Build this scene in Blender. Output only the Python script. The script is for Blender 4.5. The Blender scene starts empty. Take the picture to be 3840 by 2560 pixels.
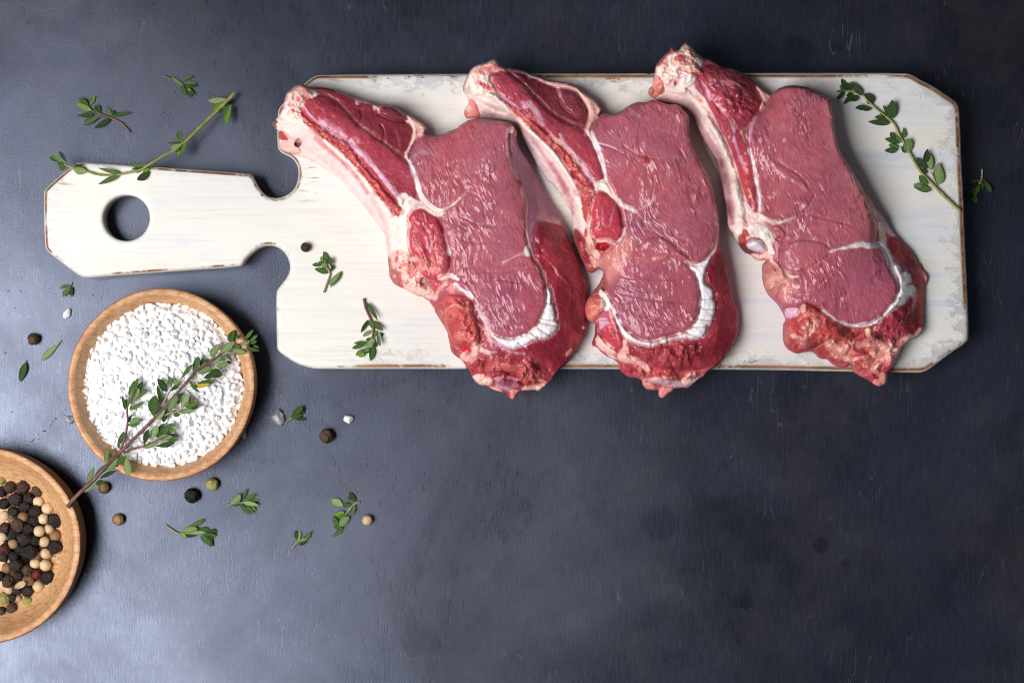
import bpy, bmesh, math, random
import numpy as np
from mathutils import Vector, Matrix

# ------------------------------------------------------------------ scale, camera, light
S = 0.00012                       # metres per photograph pixel on the table plane
CAM = Vector((0.0, -0.014, 1.0))
AIM = Vector((0.0, 0.0, 0.0))
scene = bpy.context.scene
cam_data = bpy.data.cameras.new("camera")
cam = bpy.data.objects.new("camera", cam_data)
scene.collection.objects.link(cam)
cam.location = CAM
look = (AIM - CAM).normalized()
cam.rotation_euler = look.to_track_quat('-Z', 'Y').to_euler()
cam_data.sensor_width = 36.0
cam_data.lens = 36.0 * (AIM - CAM).length / (3840 * S)
cam_data.clip_start = 0.01
cam_data.clip_end = 50.0
scene.camera = cam

world = bpy.data.worlds.new("World")
scene.world = world
world.use_nodes = True
bg = world.node_tree.nodes["Background"]
bg.inputs[0].default_value = (0.80, 0.88, 1.0, 1)
bg.inputs[1].default_value = 0.08

def area_light(name, loc, target, sx, sy, power, color):
    d = bpy.data.lights.new(name, 'AREA')
    d.shape = 'RECTANGLE'; d.size = sx; d.size_y = sy
    d.energy = power; d.color = color
    o = bpy.data.objects.new(name, d)
    scene.collection.objects.link(o)
    o.location = loc
    o.rotation_euler = (Vector(target) - Vector(loc)).to_track_quat('-Z', 'Y').to_euler()
    return o
# one broad window-like light from the left, a little towards the viewer
area_light("window_light", (-0.61, -0.23, 1.0), (0.0, 0.0, 0.0), 0.70, 0.70, 19.4, (1.0, 0.985, 0.97))

vs = scene.view_settings
vs.view_transform = 'Standard'
vs.look = 'None'
vs.exposure = 0.0
vs.gamma = 1.0
scene.render.engine = 'CYCLES'
scene.cycles.use_denoising = True
scene.cycles.filter_width = 1.05
scene.cycles.max_bounces = 6
scene.cycles.diffuse_bounces = 3
scene.cycles.glossy_bounces = 2

# ------------------------------------------------------------------ pixel -> place
_q = look.to_track_quat('-Z', 'Y')
RIGHT = np.array(_q @ Vector((1, 0, 0))); UP = np.array(_q @ Vector((0, 1, 0))); FWD = np.array(look)
CAMN = np.array(CAM); DIST = (AIM - CAM).length

def place(px, py, z):
    """points at height z (metres) seen at photograph pixel px, py"""
    px = np.asarray(px, float); py = np.asarray(py, float); z = np.asarray(z, float)
    u = (px - 1920) * S; v = -(py - 1280) * S
    d = FWD[None, :] * DIST + u.reshape(-1, 1) * RIGHT + v.reshape(-1, 1) * UP
    t = (z.reshape(-1) * np.ones(len(d)) - CAMN[2]) / d[:, 2]
    return CAMN + d * t[:, None]

def at(px, py, z):
    return Vector(place([px], [py], [z])[0])

def fr(ox, oy, k, flat):
    """list of x,y in an enlarged crop -> photograph pixels"""
    a = np.array(flat, float).reshape(-1, 2)
    return a / k + np.array([ox, oy])

# ------------------------------------------------------------------ helpers
COL = scene.collection
def link(o, parent=None):
    COL.objects.link(o)
    if parent is not None:
        o.parent = parent
    return o

def tag(o, label=None, cat=None, group=None, kind=None):
    if label: o["label"] = label
    if cat: o["category"] = cat
    if group: o["group"] = group
    if kind: o["kind"] = kind
    return o

def empty(name, loc):
    o = bpy.data.objects.new(name, None)
    o.empty_display_size = 0.01
    o.location = loc
    return link(o)

def mesh_np(name, verts, faces, smooth=True):
    me = bpy.data.meshes.new(name)
    if isinstance(faces, np.ndarray):
        n, k = faces.shape
        me.vertices.add(len(verts)); me.vertices.foreach_set("co", np.asarray(verts, np.float32).ravel())
        me.loops.add(n * k); me.loops.foreach_set("vertex_index", faces.astype(np.int32).ravel())
        me.polygons.add(n); me.polygons.foreach_set("loop_start", np.arange(0, n * k, k, dtype=np.int32))
        me.update(calc_edges=True)
    else:
        me.from_pydata([tuple(v) for v in verts], [], faces)
        me.update()
    me.polygons.foreach_set("use_smooth", np.full(len(me.polygons), smooth))
    return me

def attr(me, name, kind, data):
    a = me.attributes.new(name, kind, 'POINT')
    d = np.asarray(data, np.float32)
    if kind == 'FLOAT_COLOR':
        if d.shape[1] == 3:
            d = np.hstack([d, np.ones((len(d), 1), np.float32)])
        a.data.foreach_set("color", d.ravel())
    elif kind == 'FLOAT_VECTOR':
        a.data.foreach_set("vector", d.ravel())
    else:
        a.data.foreach_set("value", d.ravel())

def srgb(r, g, b):
    c = np.array([r, g, b], float) / 255
    return np.where(c <= 0.04045, c / 12.92, ((c + 0.055) / 1.055) ** 2.4)

# value noise --------------------------------------------------------
def _h(ix, iy, seed):
    n = (ix.astype(np.int64) * 374761393 + iy.astype(np.int64) * 668265263 + seed * 974634777) & 0xFFFFFFFF
    n = ((n ^ (n >> 13)) * 1274126177) & 0xFFFFFFFF
    n = (n ^ (n >> 16)) & 0xFFFFFF
    return n / float(0xFFFFFF)
def vnoise(x, y, seed=0):
    ix = np.floor(x); iy = np.floor(y); fx = x - ix; fy = y - iy
    fx = fx * fx * fx * (fx * (fx * 6 - 15) + 10); fy = fy * fy * fy * (fy * (fy * 6 - 15) + 10)
    a = _h(ix, iy, seed); b = _h(ix + 1, iy, seed); c = _h(ix, iy + 1, seed); d = _h(ix + 1, iy + 1, seed)
    return (a + (b - a) * fx) * (1 - fy) + (c + (d - c) * fx) * fy
def fbm(x, y, scale, seed=0, octv=3):
    s = 0; a = 1.0; t = 0; x = x / scale; y = y / scale
    for k in range(octv):
        s = s + a * (vnoise(x, y, seed + k * 17) * 2 - 1); t += a
        a *= 0.5; x = x * 2.03 + 11.3; y = y * 2.03 + 5.7
    return s / t
def sstep(a, b, x):
    t = np.clip((x - a) / (b - a), 0, 1)
    return t * t * (3 - 2 * t)

# outlines -----------------------------------------------------------
def chaikin(p, n=1, closed=True):
    p = np.asarray(p, float)
    for _ in range(n):
        if closed:
            q = np.roll(p, -1, 0)
            p = np.stack([0.75 * p + 0.25 * q, 0.25 * p + 0.75 * q], 1).reshape(-1, 2)
        else:
            a = p[:-1]; b = p[1:]
            m = np.stack([0.75 * a + 0.25 * b, 0.25 * a + 0.75 * b], 1).reshape(-1, 2)
            p = np.vstack([p[:1], m, p[-1:]])
    return p
def seg_dist(P, a, b):
    """distance of points to the polyline segments a->b, with the parameter along it"""
    best = np.full(len(P), 1e9); tt = np.zeros(len(P)); L = np.hypot(*(b - a).T); cum = np.concatenate([[0], np.cumsum(L)]); tot = max(cum[-1], 1e-9)
    near = np.zeros_like(P)
    for i in range(len(a)):
        d = b[i] - a[i]; l2 = d @ d
        if l2 < 1e-9: continue
        t = np.clip(((P - a[i]) @ d) / l2, 0, 1)
        qx = a[i][0] + t * d[0]; qy = a[i][1] + t * d[1]
        dd = np.hypot(P[:, 0] - qx, P[:, 1] - qy)
        m = dd < best
        best[m] = dd[m]; tt[m] = (cum[i] + t[m] * L[i]) / tot
        near[m, 0] = qx[m]; near[m, 1] = qy[m]
    return best, tt, near
def inside(P, poly):
    x, y = P[:, 0], P[:, 1]; r = np.zeros(len(P), bool); n = len(poly)
    for i in range(n):
        x0, y0 = poly[i]; x1, y1 = poly[(i + 1) % n]
        if y0 == y1: continue
        c = ((y0 > y) != (y1 > y)) & (x < (x1 - x0) * (y - y0) / (y1 - y0) + x0)
        r ^= c
    return r
def poly_sd(P, poly):
    d, _, near = seg_dist(P, poly, np.roll(poly, -1, 0))
    s = inside(P, poly)
    return np.where(s, d, -d)

def sheet(outline, step, holes=()):
    """grid of quads that fills an outline; rim vertices are pulled onto it"""
    lo = outline.min(0) - step * 2; hi = outline.max(0) + step * 2
    nx = int((hi[0] - lo[0]) / step) + 1; ny = int((hi[1] - lo[1]) / step) + 1
    gx, gy = np.meshgrid(lo[0] + np.arange(nx) * step, lo[1] + np.arange(ny) * step)
    P = np.stack([gx.ravel(), gy.ravel()], 1)
    cen = P + step / 2
    ok = inside(cen, outline)
    for h in holes: ok &= ~inside(cen, h)
    ok = ok.reshape(ny, nx); ok[-1, :] = False; ok[:, -1] = False
    jy, jx = np.nonzero(ok)
    i0 = jy * nx + jx
    quads = np.stack([i0, i0 + nx, i0 + nx + 1, i0 + 1], 1)      # image y is down: this winding faces up
    used, inv = np.unique(quads.ravel(), return_inverse=True)
    quads = inv.reshape(-1, 4); P = P[used]
    e = np.concatenate([quads[:, [0, 1]], quads[:, [1, 2]], quads[:, [2, 3]], quads[:, [3, 0]]])
    key = np.sort(e, 1); key = key[:, 0].astype(np.int64) * len(P) + key[:, 1]
    u, first, cnt = np.unique(key, return_index=True, return_counts=True)
    rim = e[first[cnt == 1]]
    rv = np.unique(rim)
    loops = [outline] + list(holes)
    best = np.full(len(rv), 1e9); tgt = P[rv].copy()
    for l in loops:
        d, _, near = seg_dist(P[rv], l, np.roll(l, -1, 0))
        m = d < best; best[m] = d[m]; tgt[m] = near[m]
    P[rv] = tgt
    return P, quads, rim

def rim_normals(P3, rim):
    """outward horizontal normals at the rim vertices"""
    n = np.zeros((len(P3), 2))
    d = P3[rim[:, 1], :2] - P3[rim[:, 0], :2]
    nn = np.stack([d[:, 1], -d[:, 0]], 1)
    np.add.at(n, rim[:, 0], nn); np.add.at(n, rim[:, 1], nn)
    l = np.hypot(n[:, 0], n[:, 1]); l[l < 1e-12] = 1
    return n / l[:, None]

def skirt(P3, quads, rim, rings):
    """rings: list of (inset metres, z array-or-function of rim z); returns verts, faces, source index of each vertex"""
    nrm = rim_normals(P3, rim)
    rv = np.unique(rim); remap = -np.ones(len(P3), int); remap[rv] = np.arange(len(rv))
    V = [P3]; F = [quads]; src = [np.arange(len(P3))]
    prev = np.arange(len(P3)); base = len(P3)
    prevmap = rv.copy()
    for inset, zf in rings:
        q = P3[rv].copy()
        q[:, :2] -= nrm[rv] * inset
        q[:, 2] = zf(P3[rv][:, 2])
        V.append(q); src.append(rv)
        cur = base + np.arange(len(rv)); base += len(rv)
        a = remap[rim[:, 0]]; b = remap[rim[:, 1]]
        F.append(np.stack([prevmap[b], prevmap[a], cur[a], cur[b]], 1))
        prevmap = cur
    return np.vstack(V), np.vstack(F), np.concatenate(src)

# ------------------------------------------------------------------ node helpers
class Mat:
    def __init__(self, name):
        self.m = bpy.data.materials.new(name); self.m.use_nodes = True
        self.t = self.m.node_tree; self.b = self.t.nodes["Principled BSDF"]
    def n(self, typ, **kw):
        x = self.t.nodes.new(typ)
        for k, v in kw.items(): setattr(x, k, v)
        return x
    def l(self, a, b): self.t.links.new(a, b)
    def set(self, **kw):
        for k, v in kw.items():
            self.b.inputs[k.replace('_', ' ')].default_value = v
    def coord(self, scale=(1, 1, 1), out="Object", rot=(0, 0, 0)):
        c = self.n("ShaderNodeTexCoord"); mp = self.n("ShaderNodeMapping")
        mp.inputs["Scale"].default_value = scale; mp.inputs["Rotation"].default_value = rot
        self.l(c.outputs[out], mp.inputs["Vector"]); return mp.outputs[0]
    def attr(self, name):
        a = self.n("ShaderNodeAttribute", attribute_name=name); return a
    def noise(self, vec, scale, detail=4, rough=0.55, dist=0.0):
        x = self.n("ShaderNodeTexNoise"); x.inputs["Scale"].default_value = scale; x.inputs["Detail"].default_value = detail
        x.inputs["Roughness"].default_value = rough; x.inputs["Distortion"].default_value = dist
        self.l(vec, x.inputs["Vector"]); return x.outputs["Fac"]
    def voro(self, vec, scale, feature='F1', out="Distance", rnd=1.0):
        x = self.n("ShaderNodeTexVoronoi", feature=feature); x.inputs["Scale"].default_value = scale; x.inputs["Randomness"].default_value = rnd
        self.l(vec, x.inputs["Vector"]); return x.outputs[out]
    def ramp(self, fac, stops, interp='LINEAR'):
        r = self.n("ShaderNodeValToRGB"); r.color_ramp.interpolation = interp
        el = r.color_ramp.elements
        while len(el) < len(stops): el.new(0.5)
        for e, (p, c) in zip(el, stops):
            e.position = p
            e.color = tuple(c) + (1,) if len(c) == 3 else tuple(c)
        self.l(fac, r.inputs[0]); return r.outputs[0]
    def fac(self, fac, a, b):
        r = self.n("ShaderNodeMapRange"); r.inputs[1].default_value = a; r.inputs[2].default_value = b; r.clamp = True
        self.l(fac, r.inputs[0]); return r.outputs[0]
    def math(self, op, a, b=None):
        x = self.n("ShaderNodeMath", operation=op)
        for i, v in enumerate((a, b)):
            if v is None: continue
            if isinstance(v, (int, float)): x.inputs[i].default_value = v
            else: self.l(v, x.inputs[i])
        return x.outputs[0]
    def mix(self, fac, a, b, blend='MIX'):
        x = self.n("ShaderNodeMix", data_type='RGBA', blend_type=blend)
        for i, v in ((0, fac), (6, a), (7, b)):
            if isinstance(v, (int, float)): x.inputs[i].default_value = v
            elif isinstance(v, (tuple, list, np.ndarray)): x.inputs[i].default_value = tuple(v)[:3] + (1,)
            else: self.l(v, x.inputs[i])
        return x.outputs[2]
    def bump(self, height, dist, strength=1.0, normal=None):
        x = self.n("ShaderNodeBump"); x.inputs["Distance"].default_value = dist; 
        if isinstance(strength, (int, float)): x.inputs["Strength"].default_value = strength
        else: self.l(strength, x.inputs["Strength"])
        self.l(height, x.inputs["Height"])
        if normal is not None: self.l(normal, x.inputs["Normal"])
        return x.outputs[0]
    def color(self, c): self.l(c, self.b.inputs["Base Color"])
    def normal(self, c): self.l(c, self.b.inputs["Normal"])
    def rough(self, c): self.l(c, self.b.inputs["Roughness"])

# ------------------------------------------------------------------ table
STAINS = [(2720, 2030, 240, 0.8), (2480, 1960, 70, 0.5), (3080, 2050, 40, 0.9), (3165, 2110, 38, 0.9), (2800, 2256, 26, 0.9), (2960, 2130, 60, 0.5), (1550, 2400, 60, 0.5), (3000, 180, 60, 0.7), (3140, 175, 40, 0.7)]
def table_material():
    M = Mat("painted_dark_slate")
    v = M.coord()
    big = M.noise(v, 7.0, 5, 0.6)
    mid = M.noise(v, 38.0, 6, 0.62)
    base = M.mix(M.fac(big, 0.40, 0.62), (0.0050, 0.0050, 0.0085), (0.0115, 0.0125, 0.025))
    # brown rubbed patches
    br = M.math('MULTIPLY', M.fac(M.noise(v, 5.2, 6, 0.66), 0.49, 0.64), M.fac(mid, 0.35, 0.7))
    base = M.mix(M.math('MULTIPLY', br, 0.8), base, (0.034, 0.027, 0.023))
    base = M.mix(M.math('MULTIPLY', M.fac(mid, 0.45, 0.8), 0.5), base, (0.017, 0.018, 0.027))
    # fine brushed fibres and hairline scratches
    fv = M.coord((900, 130, 400)); fib = M.noise(fv, 1.0, 3, 0.6)
    base = M.mix(M.math('MULTIPLY', M.fac(fib, 0.5, 0.75), 0.25), base, (0.030, 0.032, 0.042))
    sv = M.coord((18, 2.2, 8), rot=(0, 0, 0.12)); sc = M.noise(sv, 9.0, 2, 0.5, 0.3)
    ln = M.math('SUBTRACT', 1.0, M.fac(M.math('ABSOLUTE', M.math('SUBTRACT', sc, 0.5)), 0.0, 0.008))
    brk = M.math('MULTIPLY', ln, M.fac(M.noise(v, 24, 4, 0.6), 0.54, 0.66))
    base = M.mix(M.math('MULTIPLY', brk, 0.6), base, (0.12, 0.125, 0.14))
    # dark water stains
    st = M.fac(M.noise(v, 11.0, 6, 0.62, 0.8), 0.58, 0.64)
    base = M.mix(M.math('MULTIPLY', st, 0.3), base, (0.005, 0.0055, 0.008))
    # two old water rings and a splash of drops, where the photo has them
    stain = None
    for (sx, sy, sr, so) in STAINS:
        p = at(sx, sy, 0.0)
        sub = M.n("ShaderNodeVectorMath", operation='SUBTRACT'); M.l(v, sub.inputs[0]); sub.inputs[1].default_value = (p.x, p.y, 0)
        ln2 = M.n("ShaderNodeVectorMath", operation='LENGTH'); M.l(sub.outputs[0], ln2.inputs[0])
        dd = M.math('ADD', ln2.outputs["Value"], M.math('MULTIPLY', M.math('SUBTRACT', big if sr > 100 else mid, 0.5), sr * S * 2.2))
        mk = M.math('MULTIPLY', M.math('SUBTRACT', 1.0, M.fac(dd, sr * S * 0.72, sr * S)), so)
        stain = mk if stain is None else M.math('MAXIMUM', stain, mk)
    base = M.mix(M.math('MULTIPLY', stain, 0.5), base, (0.0035, 0.0038, 0.0058))
    # specks
    sp = M.math('LESS_THAN', M.voro(v, 260.0), 0.055)
    sp = M.math('MULTIPLY', sp, M.math('GREATER_THAN', M.noise(v, 30, 3, 0.6), 0.56))
    base = M.mix(M.math('MULTIPLY', sp, 0.8), base, (0.006, 0.006, 0.007))
    wp = M.math('LESS_THAN', M.voro(M.coord((1, 1, 1), rot=(0, 0, 0.7)), 170.0), 0.035)
    wp = M.math('MULTIPLY', wp, M.math('GREATER_THAN', M.noise(v, 22, 3, 0.6), 0.57))
    base = M.mix(M.math('MULTIPLY', wp, 0.45), base, (0.2, 0.21, 0.23))
    M.color(base)
    r = M.ramp(M.noise(v, 6.5, 7, 0.68, 0.4), [(0.30, (0.23,) * 3), (0.50, (0.30,) * 3), (0.70, (0.40,) * 3)])
    r2 = M.math('ADD', r, M.math('MULTIPLY', M.math('SUBTRACT', fib, 0.5), 0.16))
    r2 = M.math('SUBTRACT', r2, M.math('MULTIPLY', st, 0.03))
    r2 = M.math('ADD', r2, M.math('MULTIPLY', stain, -0.05))
    M.rough(r2)
    M.b.inputs["Specular Tint"].default_value = (0.66, 0.74, 1.0, 1)
    M.set(IOR=1.86)
    M.l(M.ramp(M.noise(v, 10.0, 7, 0.72, 0.5), [(0.32, (0.30,) * 3), (0.68, (0.60,) * 3)]), M.b.inputs['Specular IOR Level'])
    grit = M.noise(v, 1500.0, 3, 0.6)
    nb = M.bump(grit, 0.0001, 0.7)
    nb = M.bump(fib, 0.00005, 0.4, nb)
    nb = M.bump(mid, 0.0003, 0.25, nb)
    M.normal(nb)
    return M.m

def build_table():
    n = 40
    xs = np.linspace(-0.6, 0.6, n); ys = np.linspace(-0.5, 0.5, n)
    gx, gy = np.meshgrid(xs, ys)
    V = np.stack([gx.ravel(), gy.ravel(), np.zeros(n * n)], 1)
    i = (np.arange(n - 1)[:, None] * n + np.arange(n - 1)[None, :]).ravel()
    F = np.stack([i, i + 1, i + n + 1, i + n], 1)
    me = mesh_np("table_surface", V, F)
    me.materials.append(table_material())
    o = link(bpy.data.objects.new("table_surface", me))
    tag(o, "dark blue grey worn table surface under everything", "table", kind="structure")
build_table()

# ------------------------------------------------------------------ cutting board
ZB = 0.016                        # top of the board
OUT_BOARD = np.array([
 164,721, 173,706, 233,652, 283,614, 300,609, 322,609, 488,619, 710,635, 930,651, 945,657, 953,675, 965,697, 987,727, 1010,741, 1043,744,
 1076,733, 1104,710, 1118,677, 1121,638, 1109,605, 1087,585, 1060,574, 1046,562, 1041,545, 1040,493, 1041,425, 1050,400, 1075,376, 1143,313,
 1175,288, 1200,280, 1700,277, 2380,275, 3080,274, 3395,274, 3424,282, 3450,299, 3498,322, 3546,355, 3585,381, 3596,400, 3600,455, 3605,603,
 3613,751, 3616,850, 3628,1100, 3634,1260, 3626,1283, 3563,1325, 3497,1375, 3473,1391, 3440,1397, 3000,1388, 2780,1384, 2100,1382, 1500,1382, 1200,1382,
 1170,1380, 1111,1362, 1060,1328, 1042,1312, 1038,1295, 1037,1180, 1036,1105, 1041,1084, 1058,1064, 1082,1032, 1090,999, 1079,960, 1054,932,
 1021,918, 982,921, 949,943, 921,971, 912,990, 899,999, 655,1016, 433,1032, 330,1041, 308,1038, 285,1025, 233,985, 180,944, 168,925], float).reshape(-1, 2)
HOLE = np.array([(474 + 88 * math.cos(a), 817 + 87 * math.sin(a)) for a in np.linspace(0, 2 * math.pi, 48, endpoint=False)])

def board_material():
    M = Mat("worn_white_paint")
    e = M.attr("edge").outputs["Fac"]                 # pixels in from the edge
    body = M.attr('body').outputs['Fac']
    e = M.math('MULTIPLY', e, M.math('SUBTRACT', 1.75, M.math('MULTIPLY', body, 0.75)))
    v = M.coord()
    gr = M.coord((9, 150, 60)); grain = M.noise(gr, 1.0, 5, 0.6, 0.4)
    gr2 = M.coord((26, 900, 200)); fine = M.noise(gr2, 1.0, 4, 0.6)
    white = M.mix(M.fac(grain, 0.3, 0.72), (0.72, 0.695, 0.64), (0.81, 0.795, 0.75))
    gp = M.noise(v, 9.0, 4, 0.6)
    white = M.mix(M.math('MULTIPLY', M.fac(gp, 0.44, 0.62), M.fac(grain, 0.40, 0.66)), white, (0.58, 0.60, 0.68))
    white = M.mix(M.math('MULTIPLY', M.fac(fine, 0.52, 0.75), 0.5), white, (0.58, 0.57, 0.56))
    # grey blue chipped layer close to the edges
    ch = M.noise(M.coord((160, 260, 200)), 1.0, 6, 0.68, 0.5)
    near = M.math('SUBTRACT', 1.0, M.fac(e, 10.0, 110.0))
    m1 = M.fac(M.math('ADD', ch, M.math('MULTIPLY', near, 0.30)), 0.66, 0.80)
    blotch = M.math('MULTIPLY', M.fac(M.noise(v, 15.0, 4, 0.6), 0.40, 0.56), M.attr('body').outputs['Fac'])
    m1 = M.math('MULTIPLY', m1, blotch)
    ccol = M.mix(M.fac(M.noise(v, 60, 4, 0.6), 0.4, 0.62), (0.40, 0.42, 0.50), (0.52, 0.47, 0.39))
    white2 = M.mix(M.math('MULTIPLY', m1, 0.75), white, ccol)
    # bare wood at the arris and in flakes
    woodn = M.noise(M.coord((70, 420, 200)), 1.0, 5, 0.62)
    wood = M.ramp(woodn, [(0.3, (0.10, 0.032, 0.010)), (0.55, (0.30, 0.125, 0.038)), (0.75, (0.42, 0.20, 0.075))])
    arr = M.math('MULTIPLY', M.fac(e, 3.5, 7.0), M.math('SUBTRACT', 1.0, M.fac(e, 13.0, 21.0)))
    an = M.noise(v, 55.0, 6, 0.7)
    aw = M.fac(M.math('ADD', an, M.math('MULTIPLY', M.math('SUBTRACT', M.noise(v, 9.0, 2), 0.5), 0.9)), 0.44, 0.52)
    m2 = M.math('MULTIPLY', arr, aw)
    fl = M.math('MULTIPLY', M.math('MULTIPLY', body, M.math('SUBTRACT', 1.0, M.fac(e, 12.0, 62.0))), M.fac(M.math('ADD', M.noise(M.coord((140, 330, 100)), 1.0, 5, 0.7), M.math('MULTIPLY', M.math('SUBTRACT', M.noise(v, 12, 2), 0.5), 0.5)), 0.66, 0.70))
    m2 = M.math('MAXIMUM', m2, fl)
    # worn brown flakes beside the notch
    nf = M.attr("flake").outputs["Fac"]
    m3 = M.math('MULTIPLY', nf, M.fac(M.noise(M.coord((55, 420, 100)), 1.0, 5, 0.65), 0.56, 0.62))
    m2 = M.math('MAXIMUM', m2, m3)
    colr = M.mix(m2, white2, wood)
    # unpainted, grimy cut sides
    side = M.attr("side").outputs["Fac"]
    sgr = M.noise(M.coord((90, 90, 500)), 1.0, 5, 0.65)
    sidec = M.ramp(sgr, [(0.30, (0.10, 0.075, 0.06)), (0.5, (0.36, 0.31, 0.26)), (0.7, (0.55, 0.53, 0.50))])
    colr = M.mix(side, colr, sidec)
    M.color(colr)
    M.rough(M.ramp(grain, [(0.3, (0.42,) * 3), (0.7, (0.58,) * 3)]))
    hh = M.math('SUBTRACT', 1.0, M.math('MAXIMUM', m2, M.math('MULTIPLY', m1, 0.6)))
    nb = M.bump(hh, 0.0003, 0.9)
    nb = M.bump(fine, 0.00009, 0.5, nb)
    nb = M.bump(M.noise(v, 90, 5, 0.6), 0.0003, 0.35, nb)
    M.normal(nb)
    return M.m

def build_board():
    out = chaikin(OUT_BOARD, 1)
    P, Q, rim = sheet(out, 5.0, [HOLE])
    d1, _, _ = seg_dist(P, out, np.roll(out, -1, 0))
    d2, _, _ = seg_dist(P, HOLE, np.roll(HOLE, -1, 0))
    d = np.minimum(d1, d2)
    bev = np.where(d1 < d2, 1.0, 0.45)
    R = 12.0
    t = np.clip(1 - d / R, 0, 1)
    drop = 0.0019 * bev * (1 - np.sqrt(1 - 0.98 * t * t))
    rag = fbm(P[:, 0], P[:, 1], 45, 5, 3)
    z = ZB - drop + 0.00012 * fbm(P[:, 0], P[:, 1], 220, 3, 3) - 0.00035 * sstep(26, 0, d) * np.clip(rag, 0, 1)
    V = place(P[:, 0], P[:, 1], z)
    root = empty("cutting_board", at(1900, 830, 0.0))
    tag(root, "long white painted wooden board with worn brown edges and holed handle", "cutting board")
    V2, F2, src = skirt(V, Q, rim, [(-0.0002, lambda z: np.full_like(z, ZB - 0.0035)), (-0.0001, lambda z: np.full_like(z, 0.009)), (0.0004, lambda z: np.full_like(z, 0.0025)), (0.0016, lambda z: np.full_like(z, 0.0))])
    ed = np.where(d2 < d1, 60.0, d)[src]; side = np.zeros(len(V2)); side[len(V):] = np.where(d2[src[len(V):]] < d1[src[len(V):]], 1.0, 0.75)
    nv = len(np.unique(rim)); side[len(V):len(V) + nv] *= 0.35
    fp = P[src]
    flake = np.exp(-(((fp[:, 0] - 1150) / 42) ** 2 + ((fp[:, 1] - 635) / 95) ** 2)) * 1.15 + 0.55 * np.exp(-(((fp[:, 0] - 230) / 45) ** 2 + ((fp[:, 1] - 700) / 40) ** 2))
    me = mesh_np("plank", V2 - np.array(root.location), F2)
    attr(me, "edge", 'FLOAT', ed); attr(me, "side", 'FLOAT', side); attr(me, "flake", 'FLOAT', flake); attr(me, "body", 'FLOAT', 0.25 + 0.75 * sstep(1000, 1500, fp[:, 0]))
    me.materials.append(board_material())
    o = link(bpy.data.objects.new("plank", me), root)
build_board()

# ------------------------------------------------------------------ meat
def meat_material():
    M = Mat("raw_meat")
    col = M.attr("tint").outputs["Color"]
    aux = M.n("ShaderNodeSeparateXYZ"); M.l(M.attr("aux").outputs["Vector"], aux.inputs[0])
    fibs, rgh = aux.outputs[0], aux.outputs[1]
    fv = M.attr("fib").outputs["Vector"]
    mp = M.n("ShaderNodeMapping"); mp.inputs["Scale"].default_value = (1 / 24, 1 / 7.0, 1); M.l(fv, mp.inputs[0])
    cells = M.voro(mp.outputs[0], 1.0, 'SMOOTH_F1')
    mp2 = M.n("ShaderNodeMapping"); mp2.inputs["Scale"].default_value = (1 / 26, 1 / 6.0, 1); M.l(fv, mp2.inputs[0])
    plate = M.n('ShaderNodeTexVoronoi'); plate.inputs['Scale'].default_value = 1.0; M.l(mp.outputs[0], plate.inputs['Vector'])
    sep = M.n('ShaderNodeSeparateColor'); M.l(plate.outputs['Color'], sep.inputs[0])
    fine = M.noise(mp2.outputs[0], 1.0, 2, 0.6, 0.2)
    patch = aux.outputs[2]
    # each bundle of fibres is cut at its own slight tilt
    loc = M.n("ShaderNodeVectorMath", operation='SUBTRACT'); M.l(mp.outputs[0], loc.inputs[0]); M.l(plate.outputs["Position"], loc.inputs[1])
    lx = M.n("ShaderNodeSeparateXYZ"); M.l(loc.outputs[0], lx.inputs[0])
    tilt = M.math('ADD', M.math('MULTIPLY', lx.outputs[1], M.math('SUBTRACT', sep.outputs[0], 0.5)), M.math('MULTIPLY', lx.outputs[0], M.math('SUBTRACT', sep.outputs[1], 0.5)))
    hgt = M.math('ADD', M.math('MULTIPLY', M.math('MULTIPLY', tilt, patch), 1.9), M.math('ADD', M.math('MULTIPLY', cells, 0.35), M.math('MULTIPLY', fine, 0.2)))
    c2 = M.mix(M.math('MULTIPLY', M.fac(fine, 0.42, 0.75), M.math('MULTIPLY', fibs, 0.20)), col, (0.62, 0.36, 0.37))
    M.color(c2)
    M.rough(rgh)
    M.set(IOR=1.42)
    M.b.inputs["Subsurface Weight"].default_value = 0.12
    M.b.inputs["Subsurface Radius"].default_value = (1.0, 0.35, 0.3)
    M.b.inputs["Subsurface Scale"].default_value = 0.0015
    M.normal(M.bump(hgt, 0.00031, M.math('MULTIPLY', fibs, 1.0)))
    return M.m
MEAT = meat_material()

C = {k: srgb(*v) for k, v in dict(
    loin=(177, 88, 104), loinr=(190, 100, 106), rib=(176, 62, 80), dark=(142, 50, 64), red=(194, 64, 80), orange=(194, 78, 78), cap=(148, 42, 58), capd=(118, 28, 42),
    fat=(249, 228, 218), fatb=(246, 240, 244), fatp=(242, 188, 178), bone=(249, 226, 216), memb=(242, 210, 206), grey=(204, 180, 186), purple=(156, 102, 126),
    blood=(196, 22, 34), clot_shade=(92, 16, 24), pink=(230, 142, 136), trim=(178, 68, 72), tan=(206, 136, 122), lilac=(222, 178, 200), cream=(246, 216, 184)).items()}

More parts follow.
